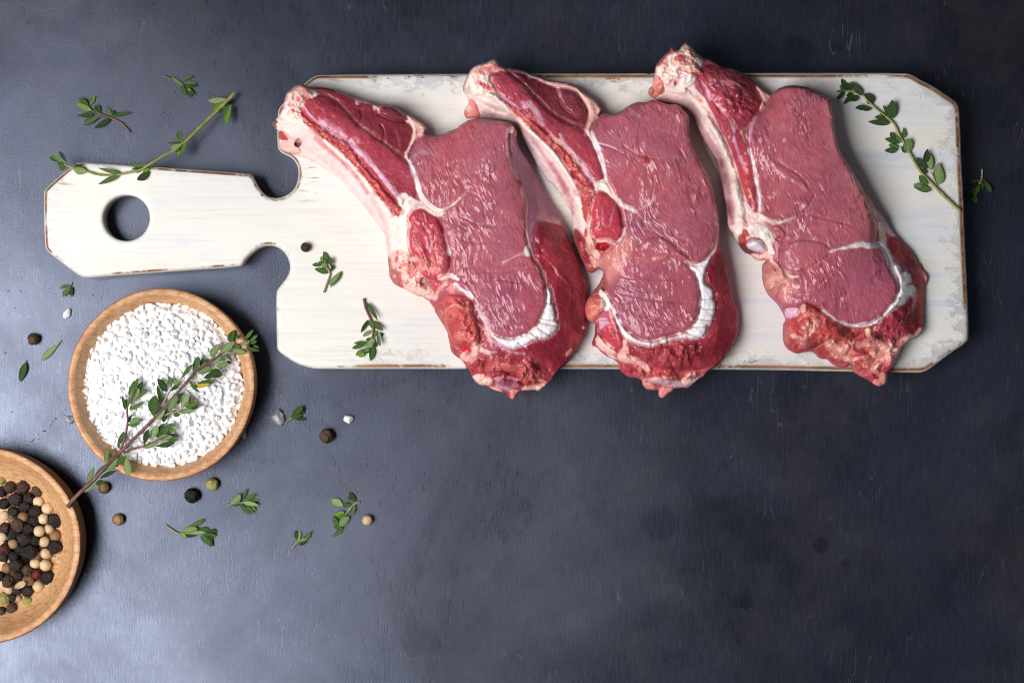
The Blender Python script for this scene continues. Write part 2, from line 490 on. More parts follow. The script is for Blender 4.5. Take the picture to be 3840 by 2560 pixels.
class Chop:
    """a cut of meat drawn as a height field over its traced outline"""
    def __init__(self, outline, ctrl, step=2.6, seed=1):
        self.out = chaikin(outline, 2)
        wob = np.stack([fbm(self.out[:, 0], self.out[:, 1], 16, seed + 3, 2), fbm(self.out[:, 0] + 500, self.out[:, 1], 16, seed + 4, 2)], 1)
        self.out = self.out + wob * 2.2
        self.P, self.Q, self.rim = sheet(self.out, step)
        P = self.P; n = len(P); self.seed = seed
        self.x, self.y = P[:, 0], P[:, 1]
        c = np.array(ctrl, float).reshape(-1, 3)
        K = lambda a, b: (lambda r2: 0.5 * r2 * np.log(r2 + 1e-9))(((a[:, None, :] - b[None, :, :]) ** 2).sum(2))
        cp = c[:, :2] / 100; m = len(c)
        A = np.zeros((m + 3, m + 3)); A[:m, :m] = K(cp, cp) + np.eye(m) * 0.02
        A[:m, m] = 1; A[:m, m + 1:] = cp; A[m, :m] = 1; A[m + 1:, :m] = cp.T
        w = np.linalg.solve(A, np.concatenate([c[:, 2], np.zeros(3)]))
        h = np.zeros(n); pp = P / 100
        for i in range(0, n, 20000):
            h[i:i + 20000] = K(pp[i:i + 20000], cp) @ w[:m] + w[m] + pp[i:i + 20000] @ w[m + 1:]
        h = np.where(h > 16, 16 + (h - 16) * 0.5, h)
        self.h = np.clip(h, 2.0, 24)
        self.col = np.tile(C['loin'], (n, 1)); self.fs = np.full(n, 0.25); self.ro = np.full(n, 0.30); self.fa = np.zeros(n)
        self.part = np.zeros(n, int); self.names = ["loin_meat"]
        self.dout, _, _ = seg_dist(P, self.out, np.roll(self.out, -1, 0))
        self.edge = sstep(3, 28, self.dout)
        self.warp = fbm(self.x, self.y, 22, seed + 9, 3)
        self.bulk = np.zeros(n)
    def pid(self, name):
        if name not in self.names: self.names.append(name)
        return self.names.index(name)
    def _put(self, idx, w, color, part, fs, ro, fa):
        if color is not None:
            c = C[color] if isinstance(color, str) else color
            self.col[idx] += (c - self.col[idx]) * w[:, None]
        s = w > 0.5
        if part: self.part[idx[s]] = self.pid(part)
        if fs is not None: self.fs[idx] += (fs - self.fs[idx]) * w
        if ro is not None: self.ro[idx] += (ro - self.ro[idx]) * w
        if fa is not None: self.fa[idx[s]] = fa
    def poly(self, pts, color, part=None, dh=0, bulge=0, r=40, soft=3, warp=4, fs=None, ro=None, fa=None, groove=0, gw=7, op=1.0):
        p = chaikin(pts, 2); mg = 30
        idx = np.nonzero((self.x > p[:, 0].min() - mg) & (self.x < p[:, 0].max() + mg) & (self.y > p[:, 1].min() - mg) & (self.y < p[:, 1].max() + mg))[0]
        sd = poly_sd(self.P[idx], p) + warp * self.warp[idx]
        w = sstep(-soft, soft, sd) * op
        self._put(idx, w, color, part, fs, ro, fa)
        t = np.clip(sd / r, 0, 1)
        self.h[idx] += dh * sstep(-6, 8, sd) + bulge * np.sqrt(np.clip(1 - (1 - t) ** 2, 0, 1)) * (sd > 0)
        if groove: self.h[idx] -= 0.75 * groove * self.edge[idx] * np.exp(-(sd / (gw * 0.75)) ** 2)
    def line(self, pts, w0, color, w1=None, part=None, dh=0, soft=4.0, op=1.0, warp=6, fs=0.05, ro=0.33):
        p = chaikin(pts, 2, False); w1 = w0 if w1 is None else w1; mg = max(w0, w1) + 15
        idx = np.nonzero((self.x > p[:, 0].min() - mg) & (self.x < p[:, 0].max() + mg) & (self.y > p[:, 1].min() - mg) & (self.y < p[:, 1].max() + mg))[0]
        d, t, _ = seg_dist(self.P[idx], p[:-1], p[1:])
        wd = w0 + (w1 - w0) * t + warp * self.warp[idx]
        w = sstep(soft, -soft, d - wd) * op * 0.92 * np.clip(0.9 + 0.45 * fbm(self.x[idx], self.y[idx], 30, self.seed + 77, 2), 0.3, 1)
        self._put(idx, w, color, part, fs if color is not None else None, ro if color is not None else None, None)
        self.h[idx] += 0.5 * dh * np.clip(1 - (d / np.maximum(wd + 5, 5)) ** 2, 0, 1) ** 1.5
    def blob(self, cx, cy, rx, ry, ang, color, dh=1.0, part=None, op=1.0, warp=0.25, soft=0.12, fs=0.05, ro=0.28):
        R = max(rx, ry) * 1.5
        idx = np.nonzero((np.abs(self.x - cx) < R) & (np.abs(self.y - cy) < R))[0]
        if not len(idx): return
        a = math.radians(ang); dx = self.x[idx] - cx; dy = self.y[idx] - cy
        u = (dx * math.cos(a) + dy * math.sin(a)) / rx; v = (-dx * math.sin(a) + dy * math.cos(a)) / ry
        d = np.sqrt(u * u + v * v) + warp * self.warp[idx]
        w = sstep(1 + soft, 1 - soft, d) * op
        self._put(idx, w, color, part, fs if color is not None else None, ro if color is not None else None, None)
        self.h[idx] += 0.75 * dh * np.clip(1 - d * d, 0, 1)
    def tex(self, pts, amp, scale, hi=None, lo=None, op=0.6, seed=0, stretch=1.0, ang=0.0, soft=14):
        """torn, folded tissue over an area: relief in folds and two mingled colours"""
        p = chaikin(pts, 1)
        idx = np.nonzero((self.x > p[:, 0].min() - 20) & (self.x < p[:, 0].max() + 20) & (self.y > p[:, 1].min() - 20) & (self.y < p[:, 1].max() + 20))[0]
        w = sstep(-soft * 0.3, soft, poly_sd(self.P[idx], p))
        a = math.radians(ang); x, y = self.x[idx], self.y[idx]
        u = (x * math.cos(a) + y * math.sin(a)) / stretch; v = -x * math.sin(a) + y * math.cos(a)
        wu = u + scale * 0.5 * fbm(u, v, scale * 0.8, seed + 5, 2); wv = v + scale * 0.5 * fbm(u + 99, v, scale * 0.8, seed + 6, 2)
        n = fbm(wu, wv, scale, self.seed + seed, 3); f = 1 - 2.2 * np.abs(fbm(wu, wv, scale, self.seed + seed + 50, 3))
        self.h[idx] += amp * w * (0.65 * f + 0.35 * n)
        if hi is not None: self._put(idx, w * op * sstep(0.02, 0.35, n), hi, None, None, None, None)
        if lo is not None: self._put(idx, w * op * sstep(0.02, 0.35, -n), lo, None, None, None, None)
    def scatter(self, pts, n, size, colors, dh, seed, op=0.9, part=None):
        """lumps of torn tissue spread over an area"""
        p = chaikin(pts, 1); rnd = random.Random(seed); lo = p.min(0); hi = p.max(0); k = 0; tries = 0
        n = int(n * 0.65)
        while k < n and tries < n * 30:
            tries += 1
            q = np.array([[rnd.uniform(lo[0], hi[0]), rnd.uniform(lo[1], hi[1])]])
            if not inside(q, p)[0]: continue
            s = rnd.uniform(*size) * 1.55
            self.blob(q[0, 0], q[0, 1], s, s * rnd.uniform(0.45, 0.9), rnd.uniform(0, 180), rnd.choice(colors), 0.7 * dh * rnd.uniform(0.4, 1.2), part, op * rnd.uniform(0.3, 0.7), 0.7, 0.6)
            k += 1
    def pieces(self, F, part, n):
        """connected runs of faces of one part"""
        np_ = part.max() + 1
        e = np.concatenate([F[:, [0, 1]], F[:, [1, 2]], F[:, [2, 3]], F[:, [3, 0]]]).astype(np.int64)
        fi = np.tile(np.arange(len(F)), 4)
        key = np.sort(e, 1); key = (key[:, 0] * n + key[:, 1]) * np_ + part[fi]
        o = np.argsort(key, kind='stable'); ks = key[o]; fs = fi[o]
        m = ks[1:] == ks[:-1]; a = fs[:-1][m]; b = fs[1:][m]
        lab = np.arange(len(F))
        while True:
            l2 = lab.copy(); mn = np.minimum(lab[a], lab[b])
            np.minimum.at(l2, lab[a], mn); np.minimum.at(l2, lab[b], mn)
            np.minimum.at(l2, a, mn); np.minimum.at(l2, b, mn)
            for _ in range(6): l2 = l2[l2]
            if (l2 == lab).all(): break
            lab = l2
        return np.unique(lab, return_inverse=True)[1]
    def build(self, name, label, group, gravity=0.0):
        x, y, s = self.x, self.y, self.seed
        d = self.dout
        h = self.h + 0.5 * fbm(x, y, 90, s + 20, 3) + 0.40 * fbm(x, y, 26, s + 21, 3) * (1.2 - self.fs) + 0.14 * fbm(x, y, 9, s + 22, 2) * (1.3 - self.fs)
        h = np.maximum(h, 1.2)
        R = np.clip(h * 0.8, 4, 10)
        t = np.clip(d / R, 0, 1)
        ze = 0.6 * h
        h = ze + (h - ze) * np.sqrt(np.clip(1 - (1 - t) ** 2, 0, 1))
        z = ZB + 0.0006 + h * 0.001
        V = place(x, y, z)
        root = empty(name, at(x.mean(), y.mean(), ZB))
        tag(root, label, "meat chop", group)
        zb = ZB + 0.0003
        V2, F2, src = skirt(V, self.Q, self.rim, [(0.0001, lambda z: zb + (z - zb) * 0.66), (0.0005, lambda z: zb + (z - zb) * 0.28), (0.0016, lambda z: zb + (z - zb) * 0.06), (0.0030, lambda z: np.full_like(z, zb))])
        # the underside: the same sheet laid flat, pulled in at the rim
        nrm = rim_normals(V, self.rim); rv = np.unique(self.rim)
        V2 = V2 - np.array(root.location)
        mott = 1 + 0.10 * fbm(x, y, 60, s + 30, 3) + 0.10 * fbm(x, y, 14, s + 31, 2)
        pale = np.clip(fbm(x, y, 38, s + 33, 4), 0, 1) * 0.25
        col = self.col * mott[:, None]
        col = col + (np.array([0.6, 0.33, 0.37]) - col) * (0.7 * pale * np.clip(self.fs, 0, 1))[:, None]
        var = fbm(x, y, 170, s + 35, 2) * np.clip(self.fs, 0, 1)
        col = col * np.stack([1 + 0.10 * var, 1 - 0.02 * var, 1 - 0.16 * var], 1)
        col = np.clip(col, 0, 0.92)
        ca, sa = np.cos(self.fa), np.sin(self.fa)
        wx = 26 * fbm(x, y, 130, s + 40, 2); wy = 26 * fbm(x + 900, y, 130, s + 41, 2)
        u = (x + wx) * ca + (y + wy) * sa; v = -(x + wx) * sa + (y + wy) * ca
        fib = np.stack([u, v, self.part * 37.0], 1)
        aux = np.stack([self.fs, np.clip(self.ro + 0.06 * fbm(x, y, 40, s + 50, 2), 0.16, 0.6), np.clip(0.68 + 1.25 * fbm(x, y, 70, s + 60, 2), 0.05, 1.2)], 1)
        full = mesh_np(name + "_all", V2, F2)
        nor = np.zeros(len(V2) * 3, np.float32); full.vertices.foreach_get("normal", nor); nor = nor.reshape(-1, 3)
        colA = col[src]; fibA = fib[src].copy(); auxA = aux[src].copy()
        e = 1 - sstep(0, 9, d)[src]; e[len(V):] = 1
        auxA[:, 0] *= 1 - e; auxA[:, 1] += (0.62 - auxA[:, 1]) * e
        fibA[len(V):, 2] += 0
        fpart = np.sort(self.part[src][F2], 1)[:, 1]
        comp = self.pieces(F2, fpart, len(V2))
        big = np.bincount(comp, minlength=comp.max() + 1)
        # crumbs of a region too small to be a piece of their own join what lies beside them
        for _ in range(12):
            small = big[comp] < 220
            if not small.any(): break
            vp = np.full(len(V2), -1)
            ok = F2[~small]
            for j in range(4): vp[ok[:, j]] = fpart[~small]
            cand = vp[F2[small]].max(1)
            nf = fpart[small]; nf[cand >= 0] = cand[cand >= 0]; fpart[small] = nf
            comp = self.pieces(F2, fpart, len(V2)); big = np.bincount(comp, minlength=comp.max() + 1)
        for k in np.unique(comp):
            f = F2[comp == k]
            pn = self.names[fpart[comp == k][0]]
            used, inv = np.unique(f.ravel(), return_inverse=True)
            me = mesh_np(pn, V2[used], inv.reshape(-1, 4))
            attr(me, "tint", 'FLOAT_COLOR', colA[used]); attr(me, "fib", 'FLOAT_VECTOR', fibA[used]); attr(me, "aux", 'FLOAT_VECTOR', auxA[used])
            me.normals_split_custom_set_from_vertices([tuple(q) for q in nor[used]])
            me.materials.append(MEAT)
            link(bpy.data.objects.new(pn, me), root)
        bpy.data.meshes.remove(full)
        return root

cat = lambda *a: np.vstack(a)
A1 = lambda *f: fr(1000, 280, 3, f)     # crops the outlines were read from
A2 = lambda *f: fr(1400, 700, 3, f)
A3 = lambda *f: fr(1500, 1000, 3, f)
A4 = lambda *f: fr(1700, 200, 3, f)
A5 = lambda *f: fr(2050, 350, 3, f)
A6 = lambda *f: fr(2080, 800, 3, f)
A7 = lambda *f: fr(2100, 1000, 3, f)
A8 = lambda *f: fr(2380, 130, 3, f)
A9 = lambda *f: fr(2680, 600, 3, f)
A10 = lambda *f: fr(2780, 960, 3, f)

def chop_one():
    out = cat(A1(400,100, 460,130, 500,150, 620,135, 720,165, 800,190, 900,215, 1000,270, 1120,290, 1230,345, 1330,325, 1440,355, 1530,410, 1570,440, 1680,500, 1790,580, 1800,630, 1770,660, 1850,692, 1980,680, 2080,625, 2150,605),
              A4(50,830, 180,740, 300,735, 420,762, 560,765, 650,800, 720,870, 712,960, 740,1070, 830,1190, 900,1310, 970,1450, 1020,1560),
              A2(1960,130, 2050,270, 2130,420, 2200,600, 2260,720, 2310,830, 2350,1000),
              A3(2095,170, 2112,300, 2095,450, 2092,600, 2095,690, 2060,820, 1985,930, 1960,990, 1880,1090, 1760,1180, 1720,1260, 1660,1320, 1600,1380, 1550,1400, 1500,1385, 1380,1395, 1320,1430, 1300,1480, 1270,1500, 1220,1470, 1210,1425, 1130,1415,
                 1040,1380, 1000,1345, 920,1340, 830,1280, 790,1190, 770,1150, 735,1155, 735,1100, 680,1040, 620,1005, 570,940, 555,840, 530,730, 480,640, 400,520, 390,470, 340,410, 330,380, 260,340, 200,330, 110,290),
              A2(350,1150, 260,1120, 190,1050, 170,900, 160,780, 145,640, 140,540, 60,440, 0,370),
              A1(1160,1560, 1060,1440, 930,1310, 850,1210, 780,1140, 650,1060, 560,990, 440,940, 330,905, 220,880, 150,840, 132,770, 150,700, 130,620, 90,600, 60,550, 65,510, 125,490, 140,440, 200,320, 210,250, 250,180, 330,120))
    ctrl = [1110,370,17, 1090,430,16, 1187,500,18, 1320,607,19, 1433,747,19, 1490,860,18, 1050,540,4, 1060,480,9, 1147,585,5, 1260,655,4, 1353,755,4, 1447,880,7, 1180,560,11, 1300,480,18.5, 1400,580,19, 1500,690,19,
            1350,410,12, 1450,440,13, 1500,500,12, 1480,400,11, 1240,345,10, 1590,480,10, 1540,570,14, 1650,560,19, 1650,650,22, 1740,500,19, 1800,470,18, 1800,800,23, 1900,600,22, 1920,500,20, 1960,800,21, 1970,930,20, 1900,1150,20, 1750,1000,21,
            1960,640,15, 2000,640,6, 2050,745,5, 2000,800,15, 2110,845,7, 2060,900,16, 2120,1000,14, 2195,1100,6, 2100,1200,15, 2160,1290,8, 1950,1340,15, 1900,1470,6, 1800,1410,9, 1720,1250,15, 1640,1170,8, 1590,900,20, 1510,960,16, 1465,1010,6, 1560,1085,10, 1700,1120,16, 2040,1420,8]
    c = Chop(out, ctrl, seed=11)
    # membrane and bone along the rib
    L0 = A1(40,560, 120,640, 130,780, 220,880, 440,960, 650,1080, 850,1230, 1060,1460, 1160,1580)
    L1 = A1(420,530, 560,660, 700,760, 830,860, 960,980, 1080,1120, 1190,1260, 1300,1400, 1420,1560)
    c.poly(cat(A1(40,450), L0, A2(0,400, 130,560, 140,800, 170,960, 330,980, 400,800, 390,560, 340,420, 300,300), L1[::-1], A1(330,400, 200,380)), 'memb', 'rib_bone', soft=4, fs=0.02, ro=0.30)
    c.line(A1(420,560, 600,700, 830,890, 1000,1060, 1130,1230, 1270,1400, 1390,1568), 9, 'bone', 12, dh=4.0, part='rib_bone', op=0.8, soft=6)
    c.line(A1(560,720, 700,860, 850,980, 1000,1130, 1130,1330), 8, srgb(206, 110, 122), 6, op=0.85, soft=6, dh=-2.5)
    c.line(A1(480,900, 700,1050, 900,1240, 1080,1450), 5, 'fat', 8, op=0.6, soft=6)
    c.line(A1(300,740, 480,860, 640,960, 800,1090, 1000,1330, 1200,1560), 5, 'grey', 9, op=0.5, soft=7)
    c.line(A2(0,150, 80,300, 150,500, 170,700), 9, srgb(225, 150, 155), 9, op=0.6, soft=7)
    c.line(A2(40,100, 170,280, 230,480, 250,700), 10, 'bone', 14, op=0.8, soft=6, dh=0.5)
    # bone end
    c.poly(A1(190,260, 250,170, 400,95, 480,150, 610,200, 590,260, 420,290, 370,360, 420,500, 420,570, 200,560, 60,560, 130,450), 'bone', 'bone_end', bulge=1.2, r=18, fs=0.05, ro=0.36)
    c.poly(A1(210,240, 330,120, 430,105, 500,150, 560,200, 420,200, 300,240, 230,330), 'pink', None, fs=0.1, op=0.8, soft=8)
    c.poly(A1(330,230, 460,210, 520,330, 430,330, 350,330), 'orange', None, fs=0.2, op=0.8, soft=8)
    c.line(A1(270,220, 240,330, 200,440), 9, 'fat', 6, op=0.8, dh=0.5)
    c.blob(1095, 419, 13, 16, 60, 'blood', -0.4, None, 0.95, 0.5, 0.4)
    c.poly(A1(150,380, 195,320, 170,420, 130,450), 'trim', None, op=0.8)
    c.blob(1028, 458, 10, 9, 0, 'clot_shade', 0.8, 'bone_end', 0.9, 0.6); c.blob(1033, 474, 6, 6, 0, srgb(120, 60, 40), 0.6, None, 0.9)
    c.line(A1(70,465, 130,470, 190,500), 3, 'fat', 4, dh=0.8)
    # loose flap of skin under the bone end
    c.poly(A1(130,780, 190,740, 300,760, 390,830, 380,900, 240,890, 140,850), 'fatp', 'skin_flap', bulge=1.5, r=15, fs=0.03, groove=0.8)
    c.poly(A1(130,620, 200,640, 260,720, 200,750, 140,730), 'trim', None, fs=0.2)
    c.blob(1117, 535, 13, 17, 10, 'clot_shade', -3.5, None, 0.85, 0.35)
    c.line(A1(200,640, 280,720, 390,740), 5, 'fatp', 9, dh=1.3)
    # ragged red strip along the bone
    L2 = A1(370,390, 480,520, 640,580, 740,690, 930,760, 1000,900, 1110,1040, 1250,1180, 1330,1300, 1430,1400, 1530,1520)
    c.poly(cat(L2, A2(350,270, 330,330, 240,320, 200,240), L1[::-1]), 'orange', 'rib_trim', bulge=0.9, r=14, warp=10, fs=0.25, ro=0.26, groove=0.5)
    c.scatter(cat(L2, L1[::-1]), 46, (7, 17), ['orange', 'pink', 'red', 'trim'], 1.0, 4)
    # rib muscles
    L3 = A1(600,215, 720,265, 850,355, 960,500, 1080,615, 1200,695, 1310,765, 1430,865, 1540,935, 1610,1000, 1650,1120, 1680,1250, 1690,1370, 1640,1415, 1560,1390)
    c.poly(cat(L3, L2[::-1], A1(400,330, 430,280, 560,240)), 'rib', 'rib_meat', bulge=1.4, r=45, fs=0.55, fa=0.80, ro=0.27, groove=0.7)
    c.line(A1(400,330, 480,440, 570,540, 720,650, 830,740, 1000,830, 1130,960, 1240,1080, 1350,1210, 1450,1330, 1510,1420), 5, 'lilac', 10, op=0.8, dh=0.5, part='fat_seam')
    c.line(A1(640,540, 750,600, 830,650, 880,730, 930,760), 12, 'lilac', 6, op=0.65, soft=8, warp=8)
    c.line(A1(950,740, 1040,860, 1130,930, 1250,1100), 9, 'lilac', 6, op=0.7, soft=6, warp=6)
    c.poly(A1(1250,1000, 1450,1130, 1600,1260, 1690,1390, 1600,1410, 1500,1320, 1380,1190), 'dark', None, op=0.55, soft=14, fs=0.3)
    c.poly(A1(500,150, 620,140, 720,170, 900,240, 1000,285, 1120,310, 1230,365, 1250,430, 1290,470, 1560,530, 1640,560, 1640,680, 1600,800, 1540,925, 1430,850, 1310,750, 1200,680, 1080,600, 960,485, 850,340, 720,250, 620,205), 'dark', 'flank_meat', bulge=0.5, r=30, fs=0.40, fa=0.9, ro=0.28, groove=1.0)
    c.poly(A1(1250,440, 1300,345, 1440,365, 1530,430, 1570,490, 1540,530, 1400,510, 1300,470), srgb(136, 50, 62), 'flank_meat', dh=0.8, bulge=2.0, r=22, fs=0.45, fa=0.5, groove=0.9)
    c.line(A1(1280,560, 1330,640, 1300,760), 3, 'capd', 2, dh=-1.2, op=0.5, soft=8)
    c.line(A1(1060,400, 1080,500, 1010,570), 3, 'capd', 2, dh=-1.0, op=0.5, soft=8)
    c.line(A1(1460,640, 1520,740, 1500,860), 3, 'rib', 12, dh=0.8, op=0.5, soft=14)
    c.line(L3[:9], 3, 'fatp', 2, op=0.45, dh=0.6, part='fat_seam')
    c.line(A1(790,180, 900,220, 1000,280, 1120,300, 1240,360, 1260,420), 4, 'fatp', 6, op=0.9, dh=0.8, part='fat_seam')
    c.blob(1408, 402, 9, 14, 20, 'lilac', 0.8, None, 0.8); c.blob(1341, 386, 9, 10, 0, 'lilac', 0.6, None, 0.7)
    c.poly(A1(1565,440, 1680,500, 1790,580, 1800,640, 1720,700, 1650,790, 1600,900, 1610,990, 1540,930, 1570,850, 1640,700, 1650,610, 1600,510), 'fatp', 'fat_rim', bulge=1.2, r=14, fs=0.03, groove=0.6, ro=0.34)
    c.line(A1(1590,530, 1660,600, 1670,690, 1610,830, 1570,930), 4, 'fat', 3, op=0.8, dh=0.7)
    c.line(A1(1690,640, 1750,600, 1790,620), 3, 'trim', 3, op=0.5, dh=-0.6)
    # loin
    loin = cat(A1(1610,990, 1600,900, 1660,780, 1740,690, 1850,700, 1980,688, 2080,632, 2150,610), A4(50,835, 180,745, 300,740, 420,768, 560,770, 640,800, 650,840, 640,880, 620,1000, 660,1280, 770,1500),
               A2(1680,30, 1720,180, 1700,350, 1715,540, 1750,690, 1800,800, 1870,930, 1930,1070), A3(1640,250, 1660,400, 1610,530, 1540,660, 1430,750, 1280,810, 1150,800, 1030,750, 960,650, 900,500, 830,430, 800,340, 700,250, 620,200, 590,120),
               A2(870,900, 860,750, 810,560, 770,430, 730,340, 740,280, 640,230, 540,140, 520,20), A1(1680,1200, 1650,1090))
    c.poly(loin, 'loin', 'loin_meat', dh=0.8, bulge=1.3, r=20, fs=1.0, fa=1.15, ro=0.225, groove=1.0, warp=3)
    c.poly(A2(700,350, 900,330, 980,520, 1000,760, 1060,900, 900,960, 860,750), 'loinr', None, op=0.4, soft=30)
    c.poly(A3(900,560, 960,650, 1030,750, 1150,800, 1280,810, 1430,750, 1540,660, 1610,530, 1660,400, 1640,250, 1600,60, 1500,-30, 1300,40, 1100,100, 960,200, 900,400), srgb(164, 76, 100), None, op=0.7, soft=40, fs=0.8)
    c.line(A1(1620,870, 1660,960, 1640,1000), 14, 'clot_shade', 4, op=0.4, dh=-2.0, soft=10)  # shade of the gap between rib and loin, painted into the crease
    c.line(A1(1640,960, 1690,880, 1760,870, 1900,900), 9, 'lilac', 5, op=0.45, soft=8)
    c.line(A1(1600,980, 1650,1080, 1690,1200, 1720,1330, 1770,1430), 7, 'fatb', 12, op=0.95, dh=0.8, part='fat_seam')
    c.line(A2(500,0, 540,120, 640,215, 740,272, 820,240, 910,200, 980,130), 10, 'fat', 3, op=0.95, dh=0.5, part='fat_seam')
    c.line(A2(970,140, 1050,60, 1080,0), 4, 'fatp', 2, op=0.4, soft=6)
    c.line(A2(760,280, 680,290, 560,250, 450,200, 340,150), 15, 'fat', 24, op=0.95, dh=0.8, part='fat_seam')
    c.line(A2(400,180, 375,300, 365,430, 380,560, 350,700, 320,820), 22, 'fat', 30, op=0.95, dh=0.6, part='rib_bone', warp=6)
    c.line(A2(1050,420, 1200,560, 1230,700), 3, 'loin', 3, dh=-0.5, op=0.2, soft=5)
    for q in ((1060,60, 1180,100, 1240,200, 1250,330), (960,320, 1150,420, 1400,460, 1560,440), (1000,600, 1180,640, 1400,620), (1330,880, 1500,900, 1640,870, 1750,860), (1250,960, 1500,960, 1700,920, 1830,920), (1240,1060, 1420,1040, 1640,1080)):
        c.line(A2(*q), 2, srgb(140, 70, 84), 1, dh=-0.5, op=0.22, soft=6, warp=2, fs=1.0, ro=0.25)
    c.line(A2(1760,770, 1700,755, 1640,770, 1540,810, 1470,850), 7, 'fatp', 1, op=0.85, dh=0.4, part='fat_seam')
    c.line(A4(640,830, 615,900, 600,1000, 640,1200, 730,1420), 5, 'fatp', 6, op=0.85, dh=0.6)
    c.line(A2(1680,20, 1725,180, 1705,350, 1720,540, 1760,700, 1810,800, 1880,950, 1940,1080), 8, 'fatp', 5, op=0.8, dh=0.6, part='fat_seam')
    c.blob(1978, 940, 15, 20, 10, 'fatb', 0.4, 'fat_seam', 0.8)
    c.blob(1918, 487, 9, 14, 30, 'fat', 0.8, None, 0.9); c.blob(1931, 505, 8, 14, 10, 'tan', -1.0, None, 0.8)
    # skin on the side of the loin
    c.poly(cat(A4(650,900, 720,960, 740,1080, 900,1310, 1030,1580), A2(2050,270, 2150,450, 2060,420, 1950,390, 1850,390, 1820,560, 1800,720, 1770,720, 1740,540, 1735,350, 1750,180, 1700,30), A4(790,1500, 680,1280, 640,1000)), 'purple', 'side_membrane', fs=0.10, fa=1.25, ro=0.32, soft=5)
    c.line(A2(1850,-60, 1880,120, 1900,280), 12, srgb(176, 140, 160), 10, op=0.6, soft=10)
    c.line(A2(1780,100, 1790,400, 1780,650), 9, srgb(176, 104, 126), 8, op=0.6, soft=10)
    c.line(A2(1880,340, 1960,380, 2080,400), 12, srgb(206, 150, 140), 14, op=0.7, soft=12, warp=8)
    # cap muscle
    cap = cat(A2(1830,400, 1950,390, 2060,420, 2150,450, 2260,720, 2350,1000), A3(2110,300, 2095,690, 1985,930, 1880,1090, 1760,1180, 1600,1200, 1250,1180, 1060,1080, 1080,900, 1300,940, 1500,850, 1690,820, 1800,680, 1760,520, 1720,380, 1700,260, 1640,160), A2(1870,880, 1800,760))
    c.poly(cap, 'cap', 'cap_meat', fs=0.22, fa=1.1, ro=0.24, groove=0.6, soft=5)
    c.poly(A2(1830,400, 1960,400, 2080,560, 2000,760, 1850,740, 1810,600), 'capd', None, op=0.7, soft=16)
    c.poly(A3(1900,100, 2050,250, 2080,500, 1990,500, 1880,300), 'capd', None, op=0.5, soft=20)
    c.line(A2(1800,760, 1900,770, 1990,840, 2080,960, 2180,1060), 4, 'trim', 3, op=0.6, dh=0.7, soft=5)
    c.line(A2(2100,1000, 2200,1100, 2230,1230, 2180,1400), 4, 'trim', 4, op=0.4, dh=0.5, soft=6)
    c.line(A2(2000,640, 2100,650, 2190,720), 4, 'trim', 4, op=0.35, dh=0.4, soft=6)
    c.poly(A3(1960,700, 2080,640, 2095,690, 2060,820, 1985,930, 1880,960, 1900,840), 'trim', None, op=0.7, soft=12)
    c.blob(2190, 1228, 8, 5, 20, 'fatp', 0.7, None, 0.9)
    c.poly(A3(1860,980, 1940,900, 1945,960, 1880,1020), 'fatp', None, op=0.85, dh=0.6)
    # scalloped fat round the end of the loin
    c.poly(A3(1640,220, 1690,260, 1710,330, 1690,400, 1740,420, 1745,540, 1740,590, 1790,640, 1770,700, 1710,770, 1660,800, 1560,810, 1420,870, 1410,900, 1330,900, 1280,930, 1200,900, 1130,860, 1040,790, 1030,750, 1150,800, 1280,810, 1430,750, 1540,660, 1610,530, 1660,400), 'fatb', 'scalloped_fat', dh=0.5, bulge=1.6, r=18, warp=5, soft=6, fs=0.03, ro=0.34, groove=0.7, gw=5)
    for q in ((1660,405, 1740,420), (1600,580, 1745,590), (1560,690, 1690,770), (1480,740, 1560,800), (1580,620, 1760,660), (1340,860, 1400,890)):
        c.line(A3(*q), 2.0, srgb(222, 198, 208), 2, dh=-2.6, op=0.3, soft=3, warp=1)
    c.line(A3(1440,752, 1520,690, 1560,640), 4, 'cream', 3, op=0.9, dh=0.4)
    c.line(A3(1050,830, 1150,900, 1250,960, 1400,980), 9, 'lilac', 4, op=0.7, soft=6, dh=0.4)
    # bottom trimmings
    c.poly(A3(790,1190, 860,1000, 1080,1010, 1300,1090, 1500,1040, 1680,1100, 1700,1290, 1600,1400, 1380,1400, 1270,1500, 1130,1420, 920,1340, 810,1270), 'trim', 'end_trimmings', fs=0.3, fa=0.2, ro=0.26, soft=6)
    c.scatter(A3(820,1020, 1300,1090, 1680,1110, 1700,1290, 1500,1360, 1060,1240, 820,1180), 36, (10, 30), ['trim', 'orange', 'rib', 'cap', 'pink'], 1.8, 8)
    c.poly(A3(1440,1020, 1690,1040, 1680,1270, 1500,1280, 1420,1160), srgb(150, 48, 62), None, op=0.7, soft=12, dh=-0.8)
    c.line(A3(1070,1160, 1200,1180, 1420,1260, 1600,1300, 1690,1250), 3, 'clot_shade', 3, dh=-2.0, op=0.35, soft=6)
    c.line(A3(1380,1270, 1480,1300, 1600,1290, 1660,1310), 8, 'orange', 8, dh=1.6, op=0.9)
    c.line(A3(1500,1270, 1600,1270, 1650,1300), 3, 'fatp', 3, dh=0.8, op=0.9)
    c.blob(1805, 1423, 36, 20, 12, 'fatp', 2.4, 'fat_lobe', 1); c.blob(1828, 1430, 18, 14, 0, 'fat', 1.0, 'fat_lobe', 0.8)
    c.poly(A3(1050,1290, 1180,1260, 1400,1310, 1380,1370, 1230,1390, 1100,1350), srgb(160, 84, 104), None, dh=0.4, bulge=1.2, r=16, fs=0.4, groove=0.9)
    c.line(A3(1050,1270, 1170,1240, 1330,1270), 6, 'lilac', 5, op=0.8, dh=0.8)
    c.line(A3(1080,1330, 1190,1370, 1300,1400), 5, 'lilac', 4, op=0.7, dh=0.6)
